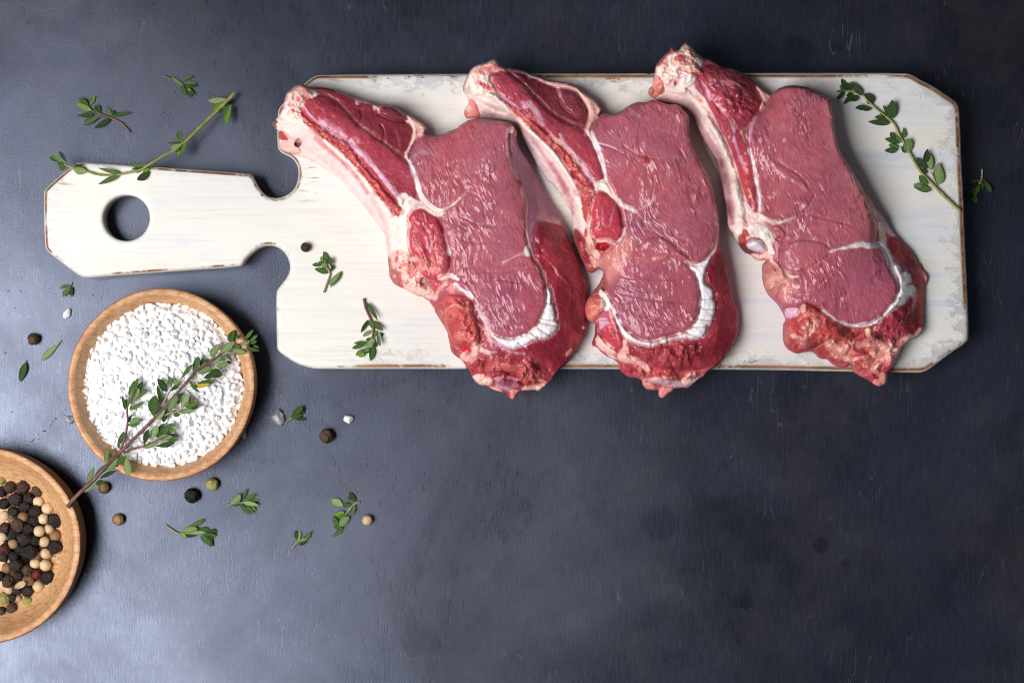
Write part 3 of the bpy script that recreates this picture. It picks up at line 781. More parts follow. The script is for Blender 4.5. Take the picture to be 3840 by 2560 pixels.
    c.line(A3(1020,1360, 1130,1410), 7, 'fatp', 7, op=0.9, dh=0.9, part='fat_lobe')
    c.line(A3(1400,1375, 1540,1350, 1630,1340), 9, 'fatp', 9, op=0.9, dh=1.2, part='fat_lobe'); c.blob(2023, 1457, 13, 11, 0, 'fatp', 1.2, 'fat_lobe', 0.9)
    c.blob(1923, 1478, 12, 22, 0, 'pink', 1.5, None, 0.9)
    # spine side: red muscle, cartilage lumps and the orange lobe
    c.poly(A2(150,780, 240,700, 370,720, 480,860, 560,1000, 700,1130, 670,1280, 560,1240, 400,1200, 330,1150, 240,1110, 185,1040, 165,900), 'fatp', 'vertebra', fs=0.05, ro=0.32, soft=5)
    c.poly(A2(150,780, 210,800, 260,940, 340,1080, 360,1150, 260,1120, 185,1050, 165,900), srgb(150, 62, 62), None, op=0.85, fs=0.4, soft=6)
    c.scatter(A2(270,760, 380,760, 470,920, 560,1060, 600,1200, 420,1160, 330,1040), 26, (7, 17), ['fatp', 'fat', 'pink', 'fatp'], 1.6, 21)
    c.poly(A2(400,330, 450,270, 500,240, 570,260, 640,300, 720,360, 770,450, 800,540, 830,640, 860,740, 870,850, 840,960, 760,1030, 650,1060, 540,1000, 490,900, 430,760, 400,640, 395,500, 430,430, 395,390), 'red', 'spine_meat', bulge=1.5, r=26, fs=0.5, fa=1.2, ro=0.25, groove=1.0)
    c.poly(A2(660,420, 780,520, 830,700, 850,850, 760,960, 700,800, 650,640), srgb(158, 56, 74), None, op=0.7, soft=14)
    c.line(A2(550,420, 620,520, 650,640, 640,740), 3, 'lilac', 4, op=0.8, dh=-0.6)
    c.line(A2(650,650, 700,780, 740,880, 720,960), 2, 'lilac', 2, op=0.4, dh=-0.6)
    c.line(A2(800,540, 840,680, 860,770), 5, 'fatb', 5, op=0.9, dh=0.4)
    c.scatter(A2(430,820, 560,800, 700,880, 820,980, 740,1080, 560,1030, 470,920), 18, (9, 20), ['fatp', 'red', 'pink', 'fat'], 1.3, 31)
    c.blob(1665, 1037, 28, 13, -12, 'fatp', 1.6, 'fat_lobe', 0.95); c.blob(1595, 1062, 26, 15, 40, 'clot_shade', -1.0, None, 0.7, 0.7, 0.4); c.blob(1640, 1075, 26, 18, 0, 'orange', 1.0, None, 0.8)
    c.blob(1487, 975, 6, 14, 10, 'blood', -0.3, None, 0.9, 0.4, 0.3); c.blob(1491, 948, 4, 7, 0, 'blood', -0.2, None, 0.8); c.line(A2(230,880, 300,920, 390,925), 3, 'blood', 2, op=0.6, soft=4)
    c.line(A2(700,1260, 720,1180, 830,1080), 11, 'fatp', 9, op=0.95, dh=1.6, part='fat_lobe')
    c.line(A2(880,1000, 950,1040), 9, 'fatb', 6, op=0.9, dh=0.8); c.blob(1700, 1080, 16, 22, 20, 'pink', 1.4, None, 0.9)
    c.line(A2(920,1100, 1000,1160, 1060,1190, 1100,1240), 7, 'fatb', 8, op=0.9, dh=0.9, part='fat_seam')
    c.poly(A3(340,390, 420,400, 480,480, 490,620, 540,740, 600,870, 690,930, 650,1010, 570,940, 555,840, 530,730, 480,640, 400,520), srgb(176, 84, 80), 'belly_trim', fs=0.35, fa=1.2, soft=5)
    c.poly(A3(430,390, 520,310, 640,310, 780,350, 820,440, 830,540, 860,620, 890,720, 910,850, 860,880, 720,930, 600,870, 540,740, 490,620, 480,480), 'orange', 'belly_trim', bulge=2.0, r=28, fs=0.6, ro=0.27, groove=1.0, soft=5)
    c.poly(A3(650,370, 780,370, 810,460, 720,470), srgb(120, 32, 44), None, op=0.85, soft=9, dh=-1.0)
    c.line(A3(570,440, 640,425, 740,460, 800,480), 4, 'fatp', 3, op=0.7, dh=0.7)
    c.line(A3(480,520, 520,470, 570,450), 3, 'fatp', 3, op=0.7, dh=0.6)
    c.blob(1722, 1180, 30, 26, 20, 'orange', 1.8, None, 0.7); c.line(A3(575,545, 570,590, 590,610), 3, 'clot_shade', 3, op=0.6, dh=-2)
    c.blob(1768, 1210, 22, 13, -15, 'orange', 1.5, None, 0.9)
    c.poly(A3(850,470, 940,600, 980,740, 960,860, 910,850, 880,700, 850,560), 'cap', None, op=0.85, dh=-0.8, soft=6, fs=0.3)
    c.line(A3(860,440, 930,560, 980,680, 1030,760), 4, 'fatb', 5, op=0.8, dh=0.5)
    c.line(A3(980,700, 1010,800, 1040,900), 12, 'fatp', 5, op=0.8, dh=0.8)
    c.line(A3(780,1050, 850,960, 840,890), 15, 'fatp', 14, op=1, dh=2.4, part='fat_lobe'); c.line(A3(870,900, 930,950, 1000,960, 1080,960), 13, 'fatp', 7, op=1, dh=2.2, part='fat_lobe')
    c.line(A3(1000,970, 1030,1020), 6, 'fatp', 3, op=1, dh=1.2)
    c.blob(1742, 1310, 18, 11, 10, 'blood', -0.8, None, 0.9, 0.5, 0.3); c.blob(1735, 1340, 12, 22, 20, 'fatp', 1.2, None, 0.9); c.line(A3(740,1090, 790,1080, 800,1110), 5, 'blood', 4, op=0.8)
    c.tex(A3(440,390, 640,320, 800,360, 830,540, 890,720, 900,860, 720,920, 600,870, 490,620), 1.6, 34, srgb(214, 110, 100), srgb(168, 52, 58), 0.6, 1)
    c.tex(A2(160,780, 250,740, 370,740, 480,860, 600,1060, 680,1180, 640,1260, 400,1190, 240,1100), 1.8, 22, srgb(238, 196, 184), srgb(196, 84, 84), 0.75, 2)
    c.tex(A3(800,1190, 870,1000, 1300,1080, 1690,1060, 1690,1290, 1380,1380, 920,1330), 1.8, 40, srgb(206, 108, 100), srgb(128, 34, 46), 0.6, 3, 1.8, 20)
    c.tex(A3(340,400, 480,500, 540,740, 640,920, 650,1010, 560,900, 520,720), 0.9, 22, srgb(206, 120, 110), srgb(150, 56, 58), 0.6, 4)
    c.tex(A1(190,260, 300,140, 480,150, 560,220, 420,300, 420,520, 200,560, 110,500), 0.9, 26, srgb(250, 222, 208), srgb(220, 120, 116), 0.6, 5)
    c.tex(A1(420,500, 640,580, 930,760, 1110,1040, 1330,1300, 1530,1520, 1400,1500, 1080,1120, 830,860, 560,660), 1.2, 20, srgb(226, 120, 106), srgb(170, 50, 58), 0.6, 6, 1.6, 45)
    c.tex(cap, 0.7, 70, srgb(166, 62, 72), srgb(110, 24, 38), 0.55, 7, 2.2, 65)
    c.tex(A2(400,330, 500,240, 640,300, 800,540, 870,850, 760,1030, 540,1000, 430,760), 0.7, 34, srgb(206, 96, 100), srgb(160, 44, 60), 0.5, 8, 2.0, 65)
    return c.build("meat_chop", "raw chop beside the board's handle, its rib bone end nearest the handle", "raw bone-in chops laid side by side on the board")

def chop_two():
    out = cat(A4(370,110, 450,60, 500,70, 520,120, 580,170, 620,160, 690,175, 790,195, 880,235, 1000,280, 1110,310, 1250,325, 1370,365, 1450,430, 1530,480, 1610,540, 1630,590, 1670,620, 1660,670, 1630,705),
              A5(620,215, 700,225, 770,240, 850,190, 960,120, 1040,95, 1120,100, 1200,70, 1290,100, 1370,135, 1440,120, 1500,150, 1560,210, 1605,260, 1605,390, 1620,520, 1650,620, 1720,760, 1800,890, 1850,1020, 1890,1160, 1925,1330, 1940,1500),
              A6(1850,80, 1855,200, 1850,300, 1865,390, 1900,450, 1940,600, 1970,750, 1990,870, 2020,1010, 2060,1100, 2080,1200, 2060,1350, 2010,1480, 1960,1560),
              A7(1900,940, 1850,1030, 1770,1110, 1690,1160, 1600,1240, 1500,1320, 1440,1370, 1400,1360, 1290,1370, 1270,1405, 1230,1420, 1180,1470, 1140,1480, 1100,1450, 1115,1375, 1060,1390, 980,1380, 930,1340, 915,1270, 870,1250, 780,1245, 700,1190, 665,1140,
                 655,1080, 590,1040, 480,980, 410,900, 360,895, 350,850, 390,760, 400,640, 370,640, 300,590, 275,530, 280,430, 310,360, 360,290, 430,210, 470,130, 495,60),
              A6(550,660, 500,620, 460,640, 420,685, 360,650, 320,560, 270,450, 215,330, 205,200, 200,100),
              A5(290,1480, 280,1350, 250,1290, 190,1200, 130,1110, 60,1010),
              A4(1060,1440, 965,1290, 870,1130, 800,980, 755,870, 690,775, 560,757, 440,748, 350,738, 190,732, 145,735, 110,650, 170,570, 160,500, 120,450, 100,400, 120,340, 150,270, 180,200, 240,140))
    ctrl = [1800,260,18, 1760,320,17, 1745,340,14, 1800,380,15, 1790,430,6, 1850,440,5, 1900,440,11, 1870,390,17, 1980,500,18, 1930,470,6, 1960,530,4, 2020,640,4, 2070,720,5, 2100,600,19, 2180,740,20, 2140,720,15, 2130,790,6, 2190,860,19, 2152,870,6, 2170,960,7, 2230,960,13,
            1950,320,17, 2050,460,18.5, 2150,560,19, 2220,640,19, 1960,265,9, 2050,350,11, 2150,360,10, 2120,420,12, 2240,410,9, 2200,480,14, 2300,440,15, 2280,560,19, 2350,400,17, 2450,385,16, 2570,440,18, 2400,560,22, 2500,650,23, 2590,560,19, 2350,800,22, 2660,750,18,
            2600,850,22, 2690,900,17, 2450,950,22, 2350,1000,20, 2500,1150,22, 2600,1050,21, 2670,1000,18, 2720,960,10, 2690,1100,15, 2740,1100,10, 2770,1200,5, 2690,1250,16, 2750,1290,9, 2650,1350,13, 2600,1420,7, 2500,1380,13, 2400,1330,14, 2480,1450,6, 2350,1380,8, 2280,1270,11, 2240,1300,6, 2210,1150,12, 2260,1060,10, 2290,1110,16, 2240,1200,10]
    c = Chop(out, ctrl, seed=41)
    L1 = A4(380,440, 520,510, 600,570, 700,680, 800,770, 900,860, 1000,950, 1090,1030, 1170,1110, 1240,1210, 1300,1310, 1370,1440, 1400,1530)
    c.poly(cat(A4(100,390, 110,650, 150,740, 560,760, 690,780, 800,980, 960,1300, 1080,1500), A5(130,1130, 250,1290, 290,1480), A6(200,150, 205,330, 330,400, 380,200, 420,60), A5(450,1480, 410,1380, 400,1230, 350,1100), L1[::-1]), 'memb', 'rib_bone', fs=0.02, ro=0.30, soft=4)
    c.poly(A4(190,740, 350,745, 560,762, 690,785, 800,985, 960,1300, 1090,1500, 1200,1568, 1130,1400, 1000,1200, 870,1000, 760,880, 560,720, 380,660), 'grey', None, op=0.8, soft=10)
    c.line(A4(420,470, 560,570, 700,720, 850,860, 1000,1000, 1110,1110, 1220,1260, 1330,1430, 1400,1560), 10, 'bone', 13, dh=4.0, part='rib_bone', op=0.8, soft=6)
    c.line(A4(700,800, 850,920, 960,1060, 1080,1230, 1190,1420, 1250,1560), 8, srgb(176, 92, 116), 9, op=0.6, soft=7)
    c.line(A5(60,800, 180,990, 260,1180, 300,1350), 11, srgb(170, 60, 82), 8, op=0.7, soft=7)
    c.line(A5(330,1080, 370,1220, 380,1400, 390,1520), 13, 'bone', 13, op=0.85, soft=5)
    c.poly(A4(110,380, 130,330, 180,210, 240,140, 370,110, 450,60, 500,70, 520,130, 590,180, 590,210, 440,210, 400,280, 450,360, 500,450, 560,540, 420,490, 230,480, 130,450), 'bone', 'bone_end', bulge=1.2, r=18, fs=0.06, ro=0.35)
    c.poly(A4(180,210, 330,140, 500,110, 580,170, 590,205, 430,190, 330,240, 220,260), 'pink', None, op=0.75, soft=9)
    c.poly(A4(300,130, 450,70, 500,80, 510,140, 420,150), 'fatp', None, op=0.8, soft=6, bulge=1, r=8)
    c.poly(A4(110,390, 210,370, 220,470, 130,450), srgb(204, 190, 170), None, op=0.8, soft=6)
    c.line(A4(250,300, 330,340, 420,370, 470,440), 6, 'pink', 5, op=0.7, soft=6)
    c.blob(1815, 320, 24, 8, 28, 'blood', -0.4, None, 0.9, 0.5, 0.35); c.blob(1833, 330, 9, 7, 30, srgb(160, 12, 26), -0.4, None, 0.8)
    c.line(A4(130,260, 120,340, 130,400), 6, 'trim', 4, op=0.6)
    c.poly(A4(170,500, 240,520, 290,640, 300,740, 150,742, 110,650, 175,580), 'pink', 'skin_flap', bulge=1.2, r=14, fs=0.06, groove=0.6)
    c.blob(1755, 415, 14, 18, 20, 'fatp', 1.2, 'skin_flap', 0.9); c.blob(1745, 428, 9, 15, 0, 'orange', 0.8, None, 0.7)
    c.poly(A4(340,575, 420,570, 540,620, 600,665, 560,680, 450,640), srgb(204, 188, 176), None, op=0.9, dh=-0.5)
    c.line(A4(270,570, 400,620, 480,680, 600,690), 4, 'fat', 4, op=0.9, dh=0.8)
    L2 = A4(620,550, 750,625, 850,720, 940,790, 1040,870, 1100,960, 1250,1070, 1340,1180, 1420,1280, 1500,1380, 1560,1450)
    c.poly(cat(L2, A5(520,1000, 540,1120, 500,1250, 490,1400, 450,1480, 410,1380, 400,1230, 350,1100), L1[2:][::-1]), 'orange', 'rib_trim', bulge=0.9, r=14, warp=10, fs=0.25, ro=0.26, groove=0.5)
    c.scatter(cat(L2, A5(520,1000, 480,1300, 400,1300, 350,1100), L1[2:][::-1]), 46, (7, 17), ['orange', 'pink', 'red', 'trim'], 1.0, 5)
    L3 = A4(590,190, 700,270, 830,380, 900,470, 1000,570, 1080,660, 1200,740, 1330,790, 1450,850, 1510,920, 1550,1000, 1600,1120, 1640,1230, 1680,1330, 1700,1430)
    c.poly(cat(L3, A4(1640,1440), L2[::-1], A4(540,480, 460,370, 410,280, 460,210)), 'rib', 'rib_meat', bulge=1.4, r=45, fs=0.5, fa=0.80, ro=0.27, groove=0.7)
    c.poly(A4(900,560, 1200,780, 1400,940, 1560,1150, 1680,1400, 1600,1380, 1450,1180, 1250,970, 1050,760), srgb(182, 66, 78), None, op=0.6, soft=14)
    c.line(A4(420,300, 480,410, 570,500, 700,600, 800,690, 870,740), 4, 'lilac', 4, op=0.7, dh=0.4, part='fat_seam')
    c.line(A4(860,570, 930,650, 980,740, 1010,800), 13, 'lilac', 7, op=0.75, soft=7, warp=7)
    c.line(A4(790,560, 830,640), 8, 'lilac', 5, op=0.6, soft=6)
    c.line(A4(1200,910, 1270,1050, 1380,1150, 1470,1280, 1560,1430), 4, 'lilac', 12, op=0.9, dh=0.4, part='fat_seam')
    c.line(A4(1060,930, 1180,990, 1290,1100, 1400,1230, 1500,1370), 5, 'fatp', 8, op=0.6, soft=5, warp=5)
    c.poly(A4(590,180, 690,190, 850,260, 900,270, 1050,340, 1150,400, 1250,400, 1390,430, 1440,520, 1500,600, 1515,680, 1520,740, 1470,840, 1330,785, 1200,730, 1080,645, 1000,555, 900,455, 830,370, 700,255), 'dark', 'flank_meat', bulge=0.6, r=30, fs=0.4, fa=0.9, ro=0.28, groove=1.0)
    c.poly(A4(1190,470, 1210,410, 1300,400, 1390,440, 1410,520, 1480,590, 1500,690, 1400,740, 1260,640, 1200,560), srgb(132, 48, 62), None, dh=0.6, bulge=1.5, r=26, fs=0.5, fa=0.3, groove=0.8, op=0.8)
    c.line(A4(590,165, 690,180, 800,205, 890,245, 1000,300, 1110,340, 1230,350, 1370,385, 1440,460, 1530,540, 1560,620, 1570,700, 1540,800, 1510,890), 7, 'fatp', 14, op=1, dh=1.3, part='fat_rim', warp=4)
    c.poly(A4(1370,370, 1450,430, 1530,480, 1610,540, 1630,590, 1670,620, 1660,670, 1600,760, 1520,900, 1490,860, 1530,740, 1520,640, 1450,520, 1390,420), 'fatp', 'fat_rim', bulge=1.0, r=12, fs=0.03, ro=0.34)
    c.line(A4(1180,390, 1190,470, 1240,540), 5, 'lilac', 3, op=0.75, dh=0.4)
    c.line(A4(850,250, 850,270, 900,270), 8, 'lilac', 6, op=0.7)
    c.line(L3[:9], 3, 'fatp', 2, op=0.45, dh=0.6, part='fat_seam')
    loin = cat(A5(490,440, 520,340, 590,270, 690,240, 775,245, 850,197, 960,127, 1040,103, 1120,107, 1200,77, 1290,107, 1370,141, 1440,128, 1495,157, 1552,215, 1595,262, 1596,390, 1610,520, 1640,620, 1708,760, 1788,890, 1838,1020, 1878,1160, 1912,1330, 1920,1500),
               A6(1836,100, 1828,250, 1800,380, 1720,500, 1640,575, 1540,580, 1480,560, 1550,640, 1600,690, 1630,850, 1640,1000, 1620,1170, 1560,1270, 1480,1330, 1300,1370, 1200,1400, 1080,1440, 960,1420, 880,1370, 780,1280, 720,1180, 660,1060, 620,960, 560,880, 535,800, 540,700, 560,640, 510,560, 540,480, 620,400, 680,350, 740,310, 790,200, 770,120),
               A5(850,1440, 830,1310, 780,1200, 740,1100, 670,980, 660,850, 620,700, 560,560))
    c.poly(loin, 'loin', 'loin_meat', dh=0.8, bulge=1.3, r=20, fs=1.0, fa=1.15, ro=0.225, groove=1.0, warp=3)
    c.poly(A6(540,700, 560,640, 510,560, 620,400, 790,200, 900,330, 820,560, 740,640, 640,780, 560,860), srgb(216, 138, 126), None, op=0.8, soft=20, fs=0.5)
    c.poly(A6(900,560, 940,380, 1050,270, 1200,250, 1360,380, 1560,560, 1460,520, 1340,470, 1230,520, 1180,560, 1000,590), srgb(186, 92, 102), None, op=0.6, dh=0.3, bulge=0.7, r=30, soft=26, fs=0.6, groove=0.15)
    c.blob(2480, 965, 38, 15, -8, srgb(206, 120, 118), 1.0, None, 0.7, 0.3, 0.3, 0.4)
    c.poly(A6(620,960, 740,680, 1000,600, 1400,540, 1560,640, 1630,850, 1640,1000, 1620,1170, 1560,1270, 1300,1370, 1080,1440, 880,1370, 720,1180), srgb(166, 78, 100), None, op=0.6, soft=30, fs=0.85)
    for q in ((560,640, 800,730, 1000,730, 1250,750, 1500,720), (700,760, 860,840, 1040,890, 1300,860), (760,900, 1000,960, 1250,990, 1560,1010), (640,780, 760,820, 880,880), (900,1130, 1100,1180, 1300,1240, 1420,1300), (1000,100, 1150,230, 1300,300, 1500,470)):
        c.line(A6(*q), 2, srgb(136, 66, 82), 1, dh=-0.5, op=0.22, soft=6, warp=2, fs=0.9, ro=0.25)
    for q in ((850,580, 960,660, 1100,720, 1250,740), (560,570, 700,600, 860,680), (1200,880, 1210,1050, 1180,1180), (900,480, 960,400, 1000,360)):
        c.line(A5(*q), 2, srgb(146, 78, 92), 1, dh=-0.5, op=0.22, soft=6, warp=2, fs=1.0, ro=0.25)
    c.blob(2415, 598, 20, 19, 0, srgb(178, 84, 84), 1.8, None, 0.8, 0.5)
    c.line(A5(490,440, 530,520, 580,630, 620,740, 655,880, 665,990), 11, 'fatb', 5, op=0.95, dh=0.6, part='fat_seam')
    c.line(A5(640,1000, 730,1120, 790,1210, 880,1280, 1000,1320), 12, 'fat', 8, op=0.95, dh=0.5, part='fat_seam')
    c.line(A5(1000,1320, 1100,1280, 1190,1210, 1230,1150), 6, 'lilac', 2, op=0.8, soft=5)
    c.line(A5(1000,1320, 1070,1400, 1130,1460), 5, 'lilac', 2, op=0.7, soft=5)
    c.poly(A5(520,1000, 600,980, 680,1000, 740,1100, 690,1120, 600,1080, 560,1100, 540,1060), 'fat', 'fat_seam', dh=0.6, soft=5)
    c.line(A5(560,1070, 530,1180, 510,1300, 490,1450, 470,1560), 8, 'fatp', 8, op=0.8, dh=0.5)
    c.line(A5(1640,600, 1720,770, 1800,900, 1850,1030, 1890,1170, 1918,1340, 1925,1500), 4, 'fatp', 5, op=0.8, dh=0.5)
    c.line(A6(1838,50, 1830,250, 1800,390, 1720,520), 5, 'fatp', 8, op=0.85, dh=0.5, part='fat_seam')
    c.poly(A5(1590,480, 1630,580, 1640,640, 1600,600), 'fatp', None, op=0.8)
    # scalloped fat
    c.poly(A6(1430,520, 1490,590, 1600,600, 1720,510, 1790,400, 1740,560, 1700,640, 1690,800, 1780,830, 1800,930, 1770,960, 1815,1000, 1815,1060, 1790,1180, 1770,1240, 1710,1260, 1725,1330, 1640,1420, 1480,1400, 1270,1460, 1160,1490, 1080,1520, 1000,1490, 860,1440, 760,1370, 700,1230, 650,1100, 600,960, 510,870, 520,820, 560,860, 620,960, 660,1060, 720,1180, 780,1280, 880,1370, 960,1420, 1080,1440, 1200,1400, 1300,1370, 1480,1330, 1560,1270, 1620,1170, 1640,1000, 1630,850, 1600,690, 1550,640), 'fatb', 'scalloped_fat', dh=0.5, bulge=1.5, r=18, warp=5, soft=6, fs=0.03, ro=0.34, groove=0.7, gw=5)
    for q in ((1660,960, 1800,940), (1640,1060, 1810,1070), (1620,1180, 1780,1200), (1560,1270, 1720,1260), (1500,1340, 1650,1400), (1270,1380, 1280,1450), (1100,1440, 1090,1500)):
        c.line(A6(*q), 2.0, srgb(222, 198, 208), 2, dh=-2.6, op=0.3, soft=3, warp=1)
    c.line(A6(1640,880, 1650,960, 1640,1060), 3, srgb(150, 60, 70), 2, op=0.6, dh=-1.2)
    c.line(A6(880,1420, 980,1450, 1080,1440, 1300,1390, 1480,1350), 5, 'fat', 6, op=0.8, dh=0.3)
    c.line(A6(1500,560, 1600,590, 1690,640, 1670,760), 8, 'fat', 8, op=0.6, soft=8)
    # cap
    cap = cat(A6(1850,420, 1900,450, 1940,600, 1970,750, 2020,1010, 2080,1200, 2010,1480), A7(1900,940, 1770,1110, 1600,1160, 1300,1180, 1050,1130, 760,1010, 740,860, 860,870, 1030,930, 1190,890, 1500,830, 1650,800, 1720,650, 1760,480, 1730,250, 1650,190, 1640,60))
    c.poly(cat(cap, A6(1700,640, 1790,470)), 'cap', 'cap_meat', fs=0.3, fa=1.3, ro=0.24, groove=0.6, soft=5)
    c.poly(A6(1860,440, 1900,460, 1940,600, 1960,800, 1860,820, 1750,740, 1740,600), 'capd', None, op=0.5, soft=16)
    c.line(A6(1840,900, 1890,1000, 1860,1200, 1830,1320), 5, 'trim', 3, op=0.55, dh=0.6, soft=6)
    c.line(A6(2010,900, 2010,1040, 2050,1120, 2040,1300), 5, 'trim', 5, op=0.5, dh=0.8, soft=6)
    c.line(A7(1800,680, 1720,760, 1560,960, 1400,1060), 5, 'trim', 4, op=0.5, dh=0.6, soft=7)
    c.poly(A7(1540,1080, 1720,1010, 1850,1020, 1770,1110, 1640,1170, 1560,1150), 'orange', None, op=0.6, soft=14)
    c.scatter(A7(800,880, 1300,900, 1560,840, 1500,1080, 1200,1160, 900,1020), 30, (10, 30), ['cap', 'rib', 'red', 'trim'], 1.5, 41)
    c.poly(A7(660,1080, 720,1010, 960,1110, 1200,1190, 1380,1180, 1560,1150, 1600,1230, 1500,1320, 1400,1300, 1200,1260, 1000,1260, 780,1245, 690,1180), 'trim', 'end_trimmings', fs=0.3, fa=0.2, ro=0.26, soft=6)
    c.scatter(A7(690,1090, 1000,1160, 1380,1190, 1560,1160, 1500,1290, 1000,1250, 760,1220), 30, (10, 28), ['trim', 'orange', 'pink', 'rib'], 1.8, 42)
    c.poly(A7(900,1260, 1200,1260, 1420,1310, 1600,1220, 1640,1220, 1450,1360, 1290,1360, 1060,1300), 'grey', 'end_trimmings', op=0.8, soft=6, bulge=0.6, r=12)
    c.poly(A7(915,1270, 1020,1290, 1110,1350, 1060,1390, 980,1380, 930,1340), 'pink', 'meat_flap', bulge=1.6, r=14, op=0.95, groove=0.7); c.poly(A7(1115,1360, 1220,1340, 1290,1370, 1270,1405, 1180,1475, 1140,1480, 1100,1450), 'pink', 'meat_flap', bulge=1.8, r=14, op=0.95, groove=0.7)
    c.line(A7(1050,1260, 1200,1255, 1290,1240), 5, 'fatp', 4, op=0.8, dh=0.8); c.blob(2575, 1425, 24, 16, -20, 'fatp', 1.8, 'fat_lobe', 1); c.blob(2590, 1408, 22, 12, -30, 'fatp', 1.4, 'fat_lobe', 0.9)
    # left end: lobes beside the loin
    c.poly(A7(440,240, 470,140, 500,60, 560,200, 520,280, 460,300, 380,300, 330,340, 400,230), srgb(150, 80, 80), None, op=0.8, soft=8, fs=0.3)
    c.poly(A7(290,420, 340,340, 450,310, 520,420, 480,520, 400,600, 360,630, 300,580), srgb(216, 118, 102), 'belly_trim', bulge=2.4, r=26, fs=0.2, groove=1.0)
    c.poly(A7(450,250, 530,290, 580,420, 560,500, 500,490, 430,480, 470,400, 440,320), 'fat', 'fat_lobe', bulge=1.0, r=12, fs=0.04, op=0.95); c.poly(A7(420,460, 480,450, 480,510, 430,500), 'fatp', None, op=0.8)
    c.poly(A7(420,590, 540,600, 600,560, 660,700, 720,860, 700,940, 560,900, 470,800, 430,690), 'red', 'belly_meat', bulge=1.5, r=20, fs=0.45, fa=0.5, groove=1.0)
    c.line(A7(560,500, 590,600, 640,720), 5, 'fatp', 4, op=0.8, dh=0.5)
    c.poly(A7(430,570, 540,585, 545,640, 490,670, 440,720, 440,640), 'lilac', None, op=0.85, dh=0.6)
    c.poly(A7(355,860, 395,740, 400,640, 430,660, 440,760, 400,890), 'capd', None, op=0.85)
    c.poly(A7(410,780, 460,770, 560,880, 650,950, 630,990, 560,1000, 440,930, 400,850), 'fatp', 'fat_lobe', bulge=2.4, r=16, fs=0.03, groove=1.0)
    c.poly(A7(480,950, 620,1010, 650,1040, 590,1040), 'fatp', None, op=0.9)
    c.line(A7(730,850, 740,950, 700,1010), 9, 'fatp', 18, op=0.95, dh=1.8, part='fat_lobe'); c.blob(2340, 1340, 24, 17, 20, 'fatp', 2.0, 'fat_lobe', 1)
    c.line(A7(770,1040, 860,1060, 950,1110, 1000,1160), 15, 'fatp', 8, op=0.95, dh=1.6, part='fat_lobe')
    # spine
    c.poly(A6(205,200, 230,160, 330,250, 420,450, 510,470, 500,620, 420,685, 360,650, 270,450, 210,330), srgb(148, 54, 58), 'vertebra', fs=0.4, soft=6)
    c.poly(A6(350,180, 420,150, 440,300, 470,420, 530,470, 500,600, 440,630, 380,470, 350,330), 'fatp', 'vertebra', bulge=1.0, r=14, fs=0.05, op=0.9)
    c.scatter(A6(340,120, 420,200, 430,420, 500,520, 450,620, 370,450), 16, (7, 14), ['fatp', 'fat', 'pink'], 1.2, 51)
    c.line(A6(400,30, 380,160, 390,320), 9, 'fatp', 10, op=0.8, dh=0.8)
    c.blob(2196, 870, 7, 22, 8, 'blood', -0.6, None, 0.85, 0.5, 0.3)
    c.poly(cat(A5(560,1120, 620,1110, 700,1150, 780,1230, 840,1380, 850,1500), A6(770,120, 760,270, 690,315, 600,290, 480,310, 415,265, 415,190, 440,80), A5(500,1400, 530,1230)), 'red', 'spine_meat', bulge=1.6, r=26, fs=0.4, fa=1.3, ro=0.25, groove=1.0)
    c.line(A6(520,-100, 540,20, 520,120, 600,180, 640,30, 660,-60), 2.5, 'lilac', 2, op=0.55, dh=-0.3)
    c.line(A6(430,280, 460,380, 540,420), 9, 'fatp', 6, op=0.9, dh=1.2); c.line(A6(440,320, 520,300, 600,300, 690,340), 8, 'fatp', 6, op=0.95, dh=1.4, part='vertebra')
    c.blob(2262, 925, 28, 17, -15, 'blood', -3.2, 'vertebra', 0.9, 0.3, 0.25); c.blob(2270, 930, 18, 9, -20, 'clot_shade', -1.0, None, 0.7); c.blob(2285, 942, 20, 14, -20, srgb(196, 100, 92), 0.2, None, 0.6)
    c.line(A6(790,170, 780,230, 720,320), 5, 'fatb', 5, op=0.85, dh=0.6)
    c.poly(A6(520,560, 540,480, 620,400, 660,440, 600,600, 560,660), srgb(196, 124, 114), None, op=0.8, dh=-1, soft=8)
    c.tex(A7(290,420, 450,310, 520,420, 480,520, 360,630, 300,580), 1.2, 26, srgb(228, 140, 122), srgb(186, 80, 76), 0.6, 1)
    c.tex(A7(430,690, 600,560, 720,860, 700,940, 560,900), 1.0, 26, srgb(206, 96, 96), srgb(150, 44, 56), 0.55, 2, 1.8, 60)
    c.tex(A7(760,900, 1030,930, 1500,850, 1650,830, 1600,1100, 1200,1180, 900,1100), 1.6, 44, srgb(182, 74, 82), srgb(120, 28, 42), 0.6, 3, 1.6, 70)
    c.tex(A7(670,1090, 960,1120, 1380,1190, 1580,1170, 1500,1300, 1000,1260, 720,1200), 1.7, 34, srgb(212, 116, 104), srgb(150, 46, 52), 0.6, 4, 1.8, 10)
    c.tex(cap, 0.7, 70, srgb(168, 64, 74), srgb(112, 26, 40), 0.55, 7, 2.2, 80)
    c.tex(A6(210,200, 330,250, 420,450, 500,480, 490,620, 420,680, 330,560), 1.6, 20, srgb(214, 120, 112), srgb(110, 26, 34), 0.7, 5)
    c.tex(A4(110,380, 200,200, 450,70, 580,170, 440,220, 460,380, 520,500, 230,480), 0.9, 26, srgb(250, 222, 208), srgb(222, 120, 116), 0.6, 6)
    c.tex(A4(620,560, 850,720, 1100,960, 1340,1180, 1560,1450, 1400,1530, 1240,1210, 1000,950, 800,770), 1.2, 20, srgb(226, 120, 106), srgb(170, 50, 58), 0.6, 8, 1.6, 45)
    return c.build("meat_chop", "raw chop between the other two, the middle one on the board", "raw bone-in chops laid side by side on the board")

